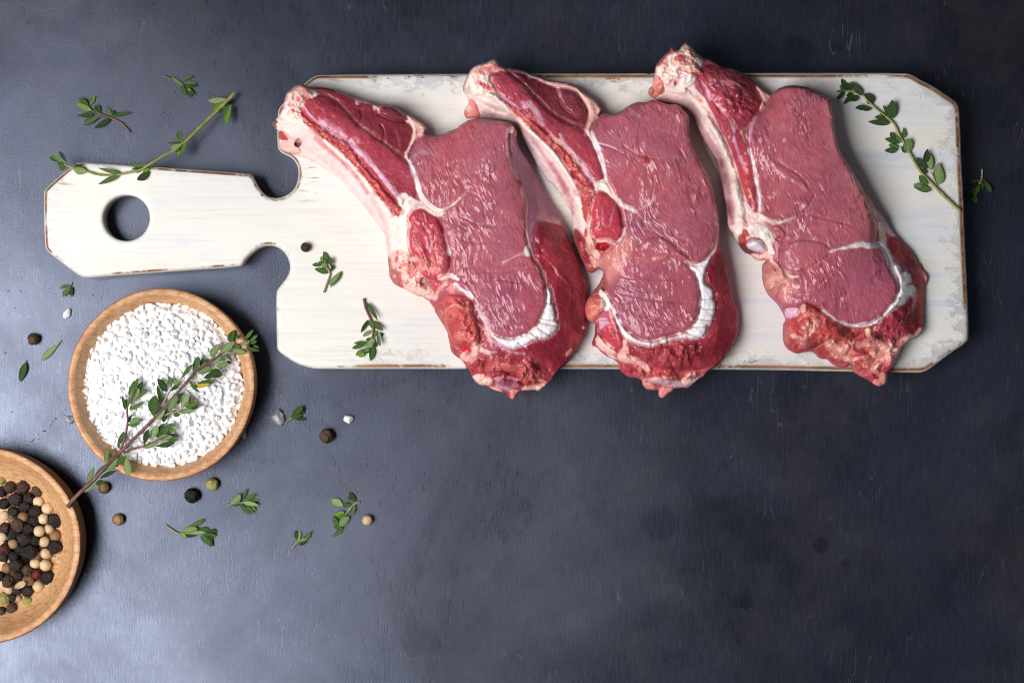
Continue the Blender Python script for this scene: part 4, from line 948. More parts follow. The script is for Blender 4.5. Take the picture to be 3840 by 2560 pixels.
def chop_three():
    out = cat(A8(230,390, 240,340, 280,290, 340,220, 400,190, 412,150, 435,140, 460,180, 500,170, 520,140, 560,90, 610,85, 622,125, 670,160, 690,210, 760,260, 840,280, 920,330, 1000,370, 1080,380, 1170,410, 1260,460, 1340,520, 1400,580, 1470,640, 1530,676, 1560,645, 1620,600, 1720,575, 1830,570, 1950,590, 2050,640, 2130,680, 2210,720, 2230,830, 2250,950, 2260,1080, 2290,1220, 2330,1340),
              A9(1480,0, 1550,110, 1620,230, 1680,340, 1760,450, 1830,560, 1920,660, 1980,770, 2060,870, 2150,960, 2240,1050, 2300,1180),
              A10(2000,70, 2040,150, 2090,210, 2105,260, 2060,340, 2055,480, 2050,640, 2050,770, 2030,850, 1990,920, 1880,950, 1830,1010, 1800,1040, 1780,1100, 1740,1190, 1700,1260, 1660,1320, 1650,1400, 1610,1450, 1540,1470, 1470,1430, 1430,1390, 1320,1350, 1250,1290, 1220,1205, 1190,1250, 1130,1250, 1040,1230, 970,1160, 880,1150, 830,1090, 760,1070, 700,1080, 610,1105, 510,1040, 470,970, 465,850, 470,770, 510,710, 480,650, 430,560, 350,480, 300,430, 250,330, 235,230, 230,150, 245,70),
              A9(560,1165, 590,1110, 530,1140, 450,1120, 400,1060, 330,1040, 290,970, 230,900, 190,820, 150,750, 135,600, 120,450, 90,280, 40,100),
              A8(920,1420, 830,1270, 750,1130, 690,1000, 640,880, 560,815, 420,775, 300,760, 220,730, 170,690, 150,650, 160,610, 200,570, 210,500, 230,440))
    ctrl = [2500,220,18, 2470,280,17, 2570,190,14, 2600,330,18, 2440,350,8, 2460,380,5, 2560,390,7, 2640,480,18, 2620,450,8, 2610,520,4, 2700,560,18, 2680,610,4, 2730,740,19, 2730,640,6, 2740,830,19, 2728,770,6, 2760,900,13, 2740,890,5, 2800,930,15, 2850,950,12, 2860,880,19,
            2750,300,15, 2680,240,10, 2800,280,8, 2740,400,19, 2840,370,11, 2880,360,8, 2850,430,15, 2760,560,19, 2800,700,19, 2900,420,17, 2950,340,16, 3050,350,15, 3110,380,15, 3000,500,22, 2850,600,20, 3140,560,18, 3000,700,23, 3180,700,17, 2900,850,21, 3050,900,22, 3270,850,15, 3320,880,7, 3250,950,18, 3150,1100,22, 2950,1050,20, 2870,1050,9, 2870,1010,11, 2920,1130,14,
            3350,980,12, 3420,1010,6, 3380,1080,14, 3300,1150,17, 3440,1120,6, 3400,1200,12, 3450,1200,6, 3150,1250,14, 3000,1200,17, 3000,1270,13, 2950,1280,7, 3100,1330,9, 3250,1300,11, 3350,1280,9, 3250,1400,8, 3300,1440,6, 3330,1370,8, 3180,1370,5]
    c = Chop(out, ctrl, seed=71)
    L1 = A8(480,400, 640,560, 760,690, 830,800, 890,900, 940,1030, 1000,1120, 1060,1240, 1110,1370, 1150,1500)
    c.poly(cat(A8(230,390, 210,500, 150,650, 220,740, 420,780, 640,890, 830,1280, 940,1430), A9(40,100, 110,420, 150,760, 200,830, 340,800, 500,880, 640,900, 640,760, 480,640, 420,560, 380,490, 350,420, 310,280, 270,150), L1[::-1]), 'memb', 'rib_bone', fs=0.02, ro=0.30, soft=4)
    c.poly(cat(A8(200,730, 420,780, 640,890, 830,1280, 940,1430), A9(60,150, 120,450, 150,700, 220,760, 190,500, 150,250, 90,60), A8(1010,1400, 930,1260, 820,1080, 700,930, 560,800, 380,720)), srgb(160, 96, 116), None, op=0.7, soft=10)  # shadow on the rib's outer flank, painted into the membrane colour
    c.line(A8(560,640, 680,760, 780,880, 870,1030, 960,1190, 1030,1340, 1080,1480), 13, 'bone', 13, dh=4.0, op=0.85, part='rib_bone')
    c.line(A9(130,-30, 190,120, 240,300, 270,480, 280,650), 13, 'bone', 20, dh=4.0, op=0.85, part='rib_bone')
    c.line(A8(840,1060, 920,1200, 960,1300), 5, 'grey', 3, op=0.6, dh=-0.6)
    c.line(A9(80,0, 130,150, 170,330, 190,520, 200,700), 9, srgb(150, 40, 72), 9, op=0.6, soft=7)  # maroon streak: more of that flank's shadow put in as colour
    c.line(A8(760,720, 850,850, 920,980, 980,1100, 1060,1260, 1110,1400), 6, 'cream', 5, op=0.6, soft=5)
    # bone end
    c.poly(A8(230,400, 245,340, 300,280, 400,190, 520,140, 600,90, 680,180, 760,270, 780,340, 720,480, 640,560, 560,640, 400,600, 320,520, 250,440), 'bone', 'bone_end', bulge=1.4, r=22, fs=0.06, ro=0.35)
    c.poly(A8(235,360, 280,290, 350,230, 400,220, 340,290, 270,370), srgb(170, 64, 66), None, op=0.9, soft=5, fs=0.3)
    c.poly(A8(350,220, 400,190, 412,150, 440,145, 470,200, 400,230), 'orange', None, op=0.8, soft=5)
    c.poly(A8(510,170, 560,95, 610,90, 625,125, 675,165, 690,215, 600,200), srgb(206, 168, 150), None, op=0.85, soft=5, bulge=1, r=10)
    c.scatter(A8(500,180, 660,180, 780,280, 700,300, 560,230), 16, (7, 15), ['tan', 'fatp', 'cream', 'pink'], 1.4, 61)
    c.poly(A8(420,260, 520,220, 620,250, 740,370, 790,450, 720,440, 640,400, 540,400, 440,330), 'fatp', None, op=0.9, bulge=1.6, r=18, groove=0.7)
    c.blob(2552, 218, 14, 15, 70, srgb(212, 84, 90), 0.8, None, 0.85, 0.4, 0.3); c.blob(2553, 224, 7, 9, 60, 'blood', -0.5, None, 0.7)
    c.line(A8(570,400, 640,410, 690,440, 720,465), 7, 'blood', 8, op=0.85, dh=-0.9, soft=4); c.blob(2600, 273, 9, 6, 30, srgb(150, 10, 24), -0.6, None, 0.8)
    c.line(A8(460,390, 540,470, 640,540), 13, 'fatb', 8, op=0.8, soft=6)
    c.poly(A8(310,400, 420,360, 460,420, 470,510, 400,520, 320,510), srgb(214, 204, 194), None, op=0.8, soft=8, dh=-0.8)
    c.line(A8(370,540, 420,500, 460,520, 410,600, 480,640, 560,640), 11, 'fat', 9, op=0.95, dh=1.8, part='bone_end'); c.blob(2535, 312, 8, 9, 0, srgb(150, 110, 80), -2.0, None, 0.7)
    c.poly(A8(160,610, 210,560, 210,480, 260,450, 330,540, 330,640, 270,690, 220,720, 160,690), 'pink', 'skin_flap', bulge=1.0, r=12, groove=0.6, op=0.95)
    c.blob(2440, 345, 13, 18, 30, srgb(196, 122, 104), 1.6, None, 0.9); c.blob(2475, 337, 18, 17, 0, srgb(206, 130, 112), 1.6, None, 0.9); c.blob(2464, 318, 16, 12, -30, 'pink', 1.2, None, 0.8)
    c.line(A8(700,700, 740,740, 765,770), 5, 'blood', 3, op=0.7, soft=4)
    # meat beside the rib
    c.poly(cat(A8(700,480, 760,340, 860,335, 1000,380, 1170,420, 1280,500, 1360,580, 1420,700, 1480,770, 1430,840, 1360,900, 1290,1010, 1220,1110, 1270,1200, 1300,1350, 1320,1500), A9(430,200, 450,300, 495,420, 485,570, 430,560, 405,470, 370,480, 340,400, 300,270, 265,140), A8(1110,1370, 1060,1240, 1000,1120, 940,1030, 890,900, 830,800, 800,640)), 'rib', 'rib_meat', bulge=1.6, r=45, fs=0.5, fa=0.9, ro=0.27, groove=0.7)
    c.poly(A8(740,440, 800,350, 1000,385, 1180,430, 1300,520, 1340,640, 1290,700, 1150,640, 1000,560, 880,600), srgb(140, 54, 66), None, op=0.7, soft=16, fs=0.5)
    c.poly(A8(940,560, 1020,500, 1120,520, 1180,580, 1120,640, 1000,640), srgb(190, 128, 140), None, op=0.5, soft=16)
    c.scatter(A8(960,660, 1200,640, 1340,760, 1330,880, 1220,1040, 1110,900, 1000,800), 34, (10, 22), ['rib', 'dark', 'rib', srgb(150, 60, 72)], 1.1, 62, 0.6)
    c.line(A8(760,540, 820,620, 840,720, 900,790, 960,800, 1010,880, 1080,970, 1120,1050, 1125,1180, 1180,1380, 1260,1550), 4, 'lilac', 6, op=0.85, dh=0.4, part='fat_seam')
    c.line(A8(950,790, 980,830, 1020,850), 9, 'fatp', 6, op=0.7, soft=5)
    c.line(A8(1430,845, 1360,900, 1290,1010, 1215,1105, 1150,1040, 1090,920), 5, 'fatp', 2, op=0.75, dh=0.4)
    c.line(A8(1210,1105, 1260,1180, 1290,1290), 8, 'fatp', 4, op=0.85, dh=0.4, part='fat_seam')
    c.line(A8(1090,530, 1200,580, 1260,670, 1320,740), 4, 'fatp', 2, op=0.5, soft=5)
    c.line(A8(840,280, 920,335, 1080,385, 1180,420, 1270,475), 4, 'fatp', 3, op=0.6, dh=0.5)
    c.poly(A8(1360,560, 1400,590, 1520,680, 1510,740, 1440,840, 1390,870, 1440,760, 1400,660), 'fatp', 'fat_rim', op=0.95, bulge=1.4, r=14, fs=0.03, groove=0.6)
    c.poly(A8(840,720, 920,800, 970,900, 950,920, 890,850), 'rib', None, bulge=0.8, r=12, groove=0.6)
    c.poly(A9(290,100, 330,120, 420,220, 440,290, 400,300, 440,420, 400,460, 360,430, 310,260), srgb(196, 70, 74), None, op=0.8, soft=8, fs=0.3)
    c.line(A9(390,330, 420,430, 430,550), 4, 'fatp', 4, op=0.8, dh=0.5)
    # loin
    loin = cat(A8(1300,1180, 1290,1040, 1370,900, 1430,850, 1490,760, 1550,660, 1620,610, 1720,585, 1830,580, 1950,600, 2050,648, 2125,690, 2200,727, 2220,830, 2240,950, 2250,1080, 2280,1220, 2318,1340),
               A9(1465,0, 1535,110, 1600,230, 1660,340, 1720,470, 1790,620, 1840,760, 1840,880, 1800,930, 1900,990, 1960,1130, 2010,1270, 2070,1360, 2070,1460),
               A10(1780,420, 1700,540, 1570,690, 1450,770, 1300,775, 1130,745, 1000,690, 900,610, 830,560, 740,520, 660,580, 520,590, 430,560, 350,480, 400,420, 420,320, 560,240, 480,180, 440,60),
               A9(740,1170, 740,1050, 790,930, 740,860, 700,900, 680,860, 640,760, 500,640, 500,560, 520,420, 470,250, 440,60), A8(1320,1420))
    c.poly(loin, 'loin', 'loin_meat', dh=0.8, bulge=1.3, r=20, fs=1.0, fa=1.2, ro=0.225, groove=1.0, warp=3)
    c.poly(A8(1290,1040, 1370,900, 1450,850, 1480,1000, 1420,1200, 1320,1300), srgb(148, 68, 94), None, op=0.7, soft=20)
    c.poly(cat(A8(2130,700, 2205,730, 2250,1080, 2330,1400, 2200,1300, 2130,1000)), srgb(206, 122, 118), None, op=0.5, soft=24)
    c.poly(A9(1480,0, 1660,340, 1840,760, 1780,900, 1700,700, 1500,300), srgb(204, 118, 122), None, op=0.5, soft=26)
    c.poly(A9(740,1060, 800,940, 1000,880, 1300,960, 1280,1080, 1100,1180, 960,1260, 820,1260, 750,1180), srgb(180, 96, 112), None, dh=0.2, bulge=0.7, r=30, soft=26, groove=0.2, op=0.5, fs=0.8)
    c.poly(A10(960,100, 1500,60, 1700,100, 1780,420, 1570,690, 1300,775, 1000,690, 760,520, 700,300), srgb(166, 78, 100), None, op=0.6, soft=30, fs=0.85)
    for q in ((520,360, 700,420, 860,340, 1010,180), (540,440, 760,470, 1000,440, 1300,380), (640,560, 900,560, 1200,600, 1500,620), (950,180, 1200,130, 1400,40), (1180,520, 1280,560, 1280,660)):
        c.line(A10(*q), 2, srgb(138, 66, 84), 1, dh=-0.5, op=0.22, soft=6, warp=2, fs=0.9, ro=0.25)
    c.line(A9(640,20, 720,120, 800,170, 880,220, 1000,290, 1040,330), 9, srgb(196, 120, 124), 7, op=0.5, dh=1.0, soft=7, fs=0.7); c.line(A9(720,30, 860,110, 1000,210, 1050,300), 3, srgb(126, 58, 74), 2, dh=-0.9, op=0.4, soft=5)
    for q in ((1120,400, 1060,520, 980,610, 780,690), (1080,620, 1240,660, 1500,720), (700,720, 760,760, 820,840)):
        c.line(A9(*q), 2.5, srgb(130, 54, 70), 2, dh=-0.7, op=0.3, soft=5, warp=2, fs=0.9)
    c.line(A9(440,10, 470,220, 500,380, 510,560), 6, 'fatb', 7, op=0.95, dh=0.7, part='fat_seam')
    c.line(A8(1290,1300, 1330,1400, 1360,1540), 5, 'fatb', 5, op=0.9, dh=0.6); c.line(A8(1360,920, 1300,1060, 1290,1200), 5, 'lilac', 5, op=0.6)
    c.line(A9(480,620, 600,690, 700,710, 790,690, 900,640), 13, 'fat', 2, op=0.9, dh=0.5, part='fat_seam')
    c.blob(2940, 527, 7, 9, 0, 'lilac', 0.2, None, 0.7)
    c.line(A9(1540,130, 1620,260, 1690,420, 1780,590, 1850,730, 1880,880), 4, 'fatp', 12, op=0.85, dh=0.6, part='fat_seam')
    c.line(A9(1860,730, 1900,830, 1900,960), 13, 'cream', 9, op=0.9, dh=0.4, part='fat_seam')
    c.line(A9(1880,930, 1780,970, 1620,950, 1480,980, 1300,1030), 13, 'fatb', 2, op=0.9, dh=0.5, part='fat_seam')
    c.poly(cat(A9(1700,370, 1830,560, 1980,770, 2060,870, 1950,850, 1880,720, 1790,560)), srgb(206, 170, 172), 'side_membrane', op=0.85, fs=0.05, soft=6)
    # cap meat and fat on the rim
    cap = cat(A9(1950,850, 2080,880, 2240,1050, 2350,1280), A10(2040,150, 2095,230, 2060,340, 2050,770, 1990,910, 1780,930, 1560,950, 1440,860, 1560,720, 1700,600, 1870,480, 1990,380, 1930,280, 1870,150, 1800,60), A9(1980,1060, 1940,950))
    c.poly(cap, 'cap', 'cap_meat', fs=0.25, fa=1.2, ro=0.24, groove=0.6, soft=5)
    c.poly(cat(A9(1960,870, 2080,900, 2200,1080, 2150,1130, 2060,1060)), srgb(170, 70, 76), None, op=0.6, soft=10)
    c.poly(A10(1960,60, 2040,150, 2095,230, 2060,340, 2055,480, 2045,770, 1960,700, 2000,500, 2000,300), srgb(196, 116, 104), 'cap_meat', op=0.75, soft=14, fs=0.15)
    c.line(A10(1960,430, 1950,540, 1880,640, 1850,700), 7, 'fatp', 4, op=0.6, soft=6, dh=0.7)
    c.scatter(A10(1640,700, 1900,600, 1980,700, 1950,860, 1700,900, 1560,860), 16, (14, 30), ['cap', 'rib', srgb(150, 60, 80)], 1.2, 63, 0.6)
    c.poly(A10(1700,90, 1790,90, 1810,200, 1850,155, 1900,210, 1925,290, 1870,330, 1930,310, 1985,380, 1900,450, 1850,540, 1750,570, 1650,650, 1570,690, 1700,540, 1780,420, 1785,300, 1760,210), 'fatb', 'scalloped_fat', dh=0.5, bulge=1.8, r=16, warp=5, soft=6, fs=0.03, ro=0.34, groove=0.7, gw=5)
    c.line(A9(1900,960, 1960,1100, 2020,1230, 2080,1330), 11, 'fatb', 14, op=0.9, dh=0.8, part='scalloped_fat')
    for q in ((1800,340, 1930,300), (1790,470, 1900,440)):
        c.line(A10(*q), 2.0, srgb(222, 198, 208), 2, dh=-2.6, op=0.3, soft=3, warp=1)
    c.line(A10(1560,690, 1480,760, 1300,790, 1130,770, 1000,700, 920,630), 9, 'fatb', 8, op=0.9, dh=0.6, part='fat_seam'); c.blob(3282, 1210, 22, 13, -20, 'fatb', 1.0, 'fat_lobe', 0.9)
    # lower trimmings
    c.poly(A10(1000,720, 1150,790, 1400,810, 1560,730, 1700,900, 1990,920, 1880,950, 1780,1100, 1650,1400, 1540,1470, 1250,1290, 1190,1240, 970,1160, 830,1090, 900,900), 'trim', 'end_trimmings', fs=0.3, fa=0.2, ro=0.26, soft=6)
    c.scatter(A10(1000,760, 1500,840, 1900,930, 1700,1250, 1550,1430, 1200,1200, 900,1080), 56, (10, 32), ['trim', 'orange', 'pink', 'rib', 'fatp', 'tan'], 2.0, 64)
    c.poly(A10(480,760, 660,660, 670,560, 740,520, 830,570, 1000,700, 1180,800, 1300,900, 1210,960, 1090,960, 1000,940, 900,980, 760,1060, 610,1100, 510,1040, 470,960), srgb(186, 74, 74), 'belly_trim', bulge=2.2, r=32, fs=0.3, fa=0.6, ro=0.25, groove=1.2, soft=5)
    c.poly(A10(465,800, 540,760, 560,900, 700,980, 900,930, 900,1000, 700,1080, 610,1100, 510,1040, 470,960), srgb(160, 62, 60), None, op=0.75, soft=14)
    c.poly(A10(650,740, 760,690, 790,780, 750,850, 660,820), 'orange', None, op=0.8, bulge=1.4, r=14, soft=6); c.line(A10(780,700, 820,800, 760,880), 4, 'clot_shade', 3, op=0.5, dh=-2, soft=6)
    c.scatter(A10(560,760, 900,720, 1000,900, 700,980, 560,900), 16, (8, 22), ['orange', 'red', 'pink', 'fatp'], 1.2, 65)
    c.poly(A10(665,570, 740,525, 740,640, 690,650, 665,620), 'fatp', 'fat_lobe', bulge=1.4, r=10, op=0.95)
    c.blob(2978, 1262, 16, 10, 30, 'fatp', 1.2, 'fat_lobe', 0.9); c.blob(3020, 1270, 24, 9, -40, 'fatp', 1.2, 'fat_lobe', 0.9); c.blob(3018, 1228, 15, 8, 0, 'fatp', 1.0, None, 0.9)
    c.poly(A10(1040,760, 1140,830, 1180,930, 1090,960, 1010,870), 'orange', None, op=0.8, bulge=1.2, r=14, groove=0.5)
    c.poly(A10(480,640, 520,570, 660,590, 650,660, 520,715), 'lilac', 'side_membrane', op=0.85, fs=0.03)
    c.poly(A10(1390,820, 1470,810, 1460,890, 1430,930, 1400,890), 'cream', 'fat_lobe', bulge=1.8, r=10, op=1)
    c.poly(A10(1070,1040, 1170,990, 1300,940, 1200,1080, 1170,1130, 1100,1110), 'fatp', 'fat_lobe', bulge=1.4, r=14, op=0.95)
    c.poly(A10(1190,1070, 1320,1010, 1440,1080, 1400,1130, 1200,1145), 'orange', None, op=0.95, bulge=1.6, r=16, groove=0.6)
    c.line(A10(1180,1160, 1240,1170, 1400,1130), 8, 'fatp', 6, op=0.95, dh=1.0); c.blob(3185, 1352, 11, 8, 60, 'fatp', 0.8, None, 0.9)
    c.line(A10(1330,1010, 1450,960, 1580,980), 15, 'fatp', 12, op=0.85, dh=1.4, part='fat_lobe'); c.line(A10(1480,1100, 1600,1060, 1680,1010), 12, 'fatp', 10, op=0.9, dh=1.4, part='fat_lobe')
    c.line(A10(1690,1070, 1790,980, 1900,900, 1990,880, 2020,830), 13, 'fatp', 8, op=0.95, dh=1.8, part='fat_lobe')
    c.poly(A10(1520,1200, 1660,1110, 1790,1060, 1740,1190, 1690,1270, 1600,1260, 1570,1220), srgb(236, 170, 178), 'end_trimmings', op=0.9, bulge=1.2, r=14, soft=5)
    c.blob(3322, 1368, 20, 22, 0, srgb(214, 70, 84), 0.8, None, 0.85, 0.5, 0.35)
    c.line(A10(1500,1290, 1540,1200, 1640,1130), 8, 'fat', 5, op=0.9, dh=1.0); c.poly(A10(1510,1290, 1560,1280, 1640,1310, 1650,1390, 1560,1400), 'fatp', 'fat_lobe', op=0.8, bulge=1.5, r=12)
    c.blob(3290, 1437, 18, 17, 0, 'pink', 1.6, None, 0.9); c.blob(3315, 1425, 16, 18, 0, 'tan', 1.6, None, 0.8)
    # left: translucent lobe by the joint
    c.poly(A10(235,150, 300,20, 400,60, 480,180, 560,240, 430,320, 400,420, 340,470, 260,350), srgb(190, 118, 106), 'belly_meat', fs=0.2, bulge=1.2, r=20, soft=8, op=0.9)
    c.poly(A10(410,330, 560,250, 640,330, 560,460, 480,520, 410,430), srgb(212, 136, 122), None, op=0.7, soft=20)
    c.scatter(A10(290,60, 420,60, 560,250, 360,290), 14, (10, 20), ['tan', 'fatp', 'pink', 'fatp'], 1.6, 66)
    c.line(A10(340,50, 440,130, 540,240, 640,230), 6, 'fat', 4, op=0.8, dh=0.8)
    # joint of the rib: cartilage, blood, tendon
    c.poly(A9(190,790, 330,780, 420,700, 560,720, 640,780, 700,880, 660,960, 560,900, 440,860, 340,900, 290,960, 230,900), 'bone', 'rib_joint', fs=0.04, bulge=1.0, r=20, op=0.95)
    c.line(A9(360,690, 350,800, 310,860), 6, 'blood', 10, op=0.7, soft=7, dh=-0.5); c.line(A9(300,870, 310,960, 360,1030, 430,1040), 14, 'clot_shade', 14, op=0.9, dh=-1.0, warp=6); c.line(A9(330,850, 310,930), 9, 'blood', 9, op=0.8, soft=5)
    c.blob(2795, 873, 18, 10, 50, 'orange', 1.2, None, 0.9)
    c.poly(A9(345,950, 450,885, 520,900, 590,990, 600,1045, 480,1045, 380,1000), srgb(230, 222, 232), 'rib_joint', dh=0.8, bulge=3.0, r=24, fs=0.0, ro=0.2, op=1, groove=0.8)
    c.poly(A9(540,960, 600,1000, 600,1050, 540,1045), 'fatp', None, op=0.7, soft=6)
    c.line(A9(440,1090, 530,1100, 590,1070), 15, 'fatp', 14, op=1, dh=2.0, part='rib_joint')
    c.line(A9(560,850, 610,930, 640,1020, 640,1090), 16, 'fat', 12, op=0.95, dh=2.2, part='rib_joint'); c.blob(2892, 963, 13, 10, 0, 'fatp', 1.2, None, 0.9)
    c.poly(A9(650,760, 740,740, 820,830, 780,930, 700,910), srgb(170, 84, 96), None, op=0.8, soft=10, groove=0.7)
    c.tex(A10(480,760, 660,660, 740,540, 1000,700, 1300,900, 1090,960, 760,1060, 520,1040), 1.6, 40, srgb(216, 112, 102), srgb(160, 44, 50), 0.6, 1)
    c.tex(A10(1000,760, 1400,830, 1900,930, 1700,1250, 1560,1440, 1250,1280, 900,1080), 2.0, 38, srgb(224, 150, 136), srgb(150, 50, 56), 0.6, 2, 1.7, -25)
    c.tex(A10(240,150, 320,40, 480,180, 420,330, 340,450, 260,340), 1.0, 26, srgb(216, 156, 140), srgb(170, 96, 88), 0.55, 3)
    c.tex(A8(240,400, 300,280, 520,150, 680,180, 760,330, 640,560, 400,600, 300,480), 1.2, 26, srgb(248, 220, 206), srgb(216, 112, 110), 0.65, 4)
    c.tex(cap, 0.8, 60, srgb(170, 68, 78), srgb(112, 26, 42), 0.55, 7, 2.0, 65)
    c.tex(A8(760,360, 1000,390, 1280,510, 1440,780, 1280,1000, 1100,900, 880,650), 1.1, 38, srgb(186, 88, 98), srgb(124, 36, 52), 0.55, 8, 1.5, 40)
    return c.build("meat_chop", "raw chop beside the long thyme sprig, with a white cartilage knob at its joint", "raw bone-in chops laid side by side on the board")
chop_one(); chop_two(); chop_three()

# ------------------------------------------------------------------ wooden dishes
def wood_material(name, dark, mid, light):
    M = Mat(name)
    v = M.coord((22, 22, 260), rot=(0.15, 0.1, 0.5))
    a = M.noise(v, 1.0, 4, 0.6, 0.8)
    b = M.noise(M.coord((140, 900, 500), rot=(0, 0, 0.5)), 1.0, 3, 0.6)
    c = M.ramp(a, [(0.3, mid), (0.52, light), (0.72, mid)])
    c = M.mix(M.math('MULTIPLY', M.fac(b, 0.47, 0.68), 0.65), c, dark)
    sp = M.attr("rimwear").outputs["Fac"]
    c = M.mix(M.math('MULTIPLY', sp, M.fac(M.noise(M.coord((300, 300, 300)), 1.0, 4, 0.65), 0.42, 0.62)), c, (0.42, 0.15, 0.045))
    M.color(c); M.set(Roughness=0.5)
    M.normal(M.bump(b, 0.00012, 0.6))
    return M.m
WOOD = wood_material("turned_wood", (0.28, 0.13, 0.055), (0.53, 0.275, 0.125), (0.66, 0.385, 0.195))

def lathe(name, prof, n, parent, mat, rx=1.0, ry=1.0, wear=None):
    prof = np.array(prof); k = len(prof)
    a = np.linspace(0, 2 * math.pi, n, endpoint=False)
    wob = 1 + 0.006 * np.sin(2 * a + 0.7) + 0.003 * np.sin(5 * a)
    V = np.zeros((k, n, 3))
    V[:, :, 0] = prof[:, 0][:, None] * np.cos(a) * wob * rx; V[:, :, 1] = prof[:, 0][:, None] * np.sin(a) * wob * ry; V[:, :, 2] = prof[:, 1][:, None]
    V = V.reshape(-1, 3)
    i = np.arange(n); j = (i + 1) % n
    F = np.vstack([np.stack([r * n + i, r * n + j, (r + 1) * n + j, (r + 1) * n + i], 1) for r in range(k - 1)])
    me = mesh_np(name, V, F)
    attr(me, "rimwear", 'FLOAT', np.repeat(np.array(wear if wear is not None else [0] * k, float), n))
    me.materials.append(mat)
    return link(bpy.data.objects.new(name, me), parent)

def dish(cx, cy, rpx, ry, label, H=0.024):
    zc = at(cx, cy, H); root = empty("wooden_dish", (zc.x, zc.y, 0.0))
    tag(root, label, "dish", "turned wooden dishes on the table")
    R = rpx * S * (1 - H); T = 0.0026
    # outside wall, rim and inside as three turned faces of one dish
    lathe("outer_wall", [(0.0005, 0.0), (R * 0.80, 0.0), (R - 0.0026, 0.0012), (R - 0.0015, 0.004), (R - 0.0006, 0.010), (R - 0.0001, H - 0.004), (R, H - 0.0012), (R - 0.0005, H - 0.0002)], 128, root, WOOD, 1, ry, [0, 0, 0.2, 0.3, 0.2, 0.2, 0.5, 0.9])
    lathe("rim", [(R - 0.0005, H - 0.0002), (R - 0.0010, H), (R - T, H - 0.0001), (R - T - 0.0006, H - 0.0006)], 128, root, WOOD, 1, ry, [0.9, 0.8, 0.7, 0.5])
    lathe("bowl_inside", [(R - T - 0.0006, H - 0.0006), (R - T - 0.0022, H - 0.004), (R - T - 0.0048, H - 0.010), (R - T - 0.0085, 0.0085), (R - T - 0.013, 0.0055), (R * 0.4, 0.0046), (0.0004, 0.0045)], 128, root, WOOD, 1, ry, [0.4, 0.1, 0, 0, 0, 0, 0])
    return root, R
SALT_DISH, SALT_R = dish(604, 1443, 351, 1.035, "round wooden dish heaped with coarse white salt")
PEP_DISH, PEP_R = dish(-69, 2046, 371, 1.0, "round wooden dish of mixed peppercorns, cut off at the picture's edge")

# ------------------------------------------------------------------ salt
def salt_material(name, trans, sss, col=(0.93, 0.93, 0.95)):
    M = Mat(name)
    M.set(Roughness=0.28, IOR=1.5)
    M.b.inputs["Base Color"].default_value = col + (1,)
    M.b.inputs["Transmission Weight"].default_value = trans
    M.b.inputs["Subsurface Weight"].default_value = sss
    M.b.inputs["Subsurface Radius"].default_value = (1, 1, 1.05)
    M.b.inputs["Subsurface Scale"].default_value = 0.004
    M.normal(M.bump(M.noise(M.coord(), 900.0, 3, 0.6), 0.00025, 0.6))
    return M.m
SALT = salt_material("coarse_salt", 0.0, 0.0, (0.95, 0.95, 0.96))
CRYSTAL = salt_material("clear_salt", 0.72, 0.0, (0.92, 0.94, 0.97))

def grain(seed, sub=1):
    """an angular crystal: a ball with random flats cut off"""
    rnd = random.Random(seed)
    bm = bmesh.new(); bmesh.ops.create_icosphere(bm, subdivisions=sub + 1, radius=1.0)
    planes = []
    for _ in range(9):
        n = Vector((rnd.gauss(0, 1), rnd.gauss(0, 1), rnd.gauss(0, 1))).normalized(); planes.append((n, rnd.uniform(0.42, 0.8)))
    for v in bm.verts:
        for n, d in planes:
            k = v.co.dot(n)
            if k > d: v.co -= n * (k - d)
    V = np.array([v.co[:] for v in bm.verts]); F = np.array([[q.index for q in f.verts] for f in bm.faces]); bm.free()
    return V, F

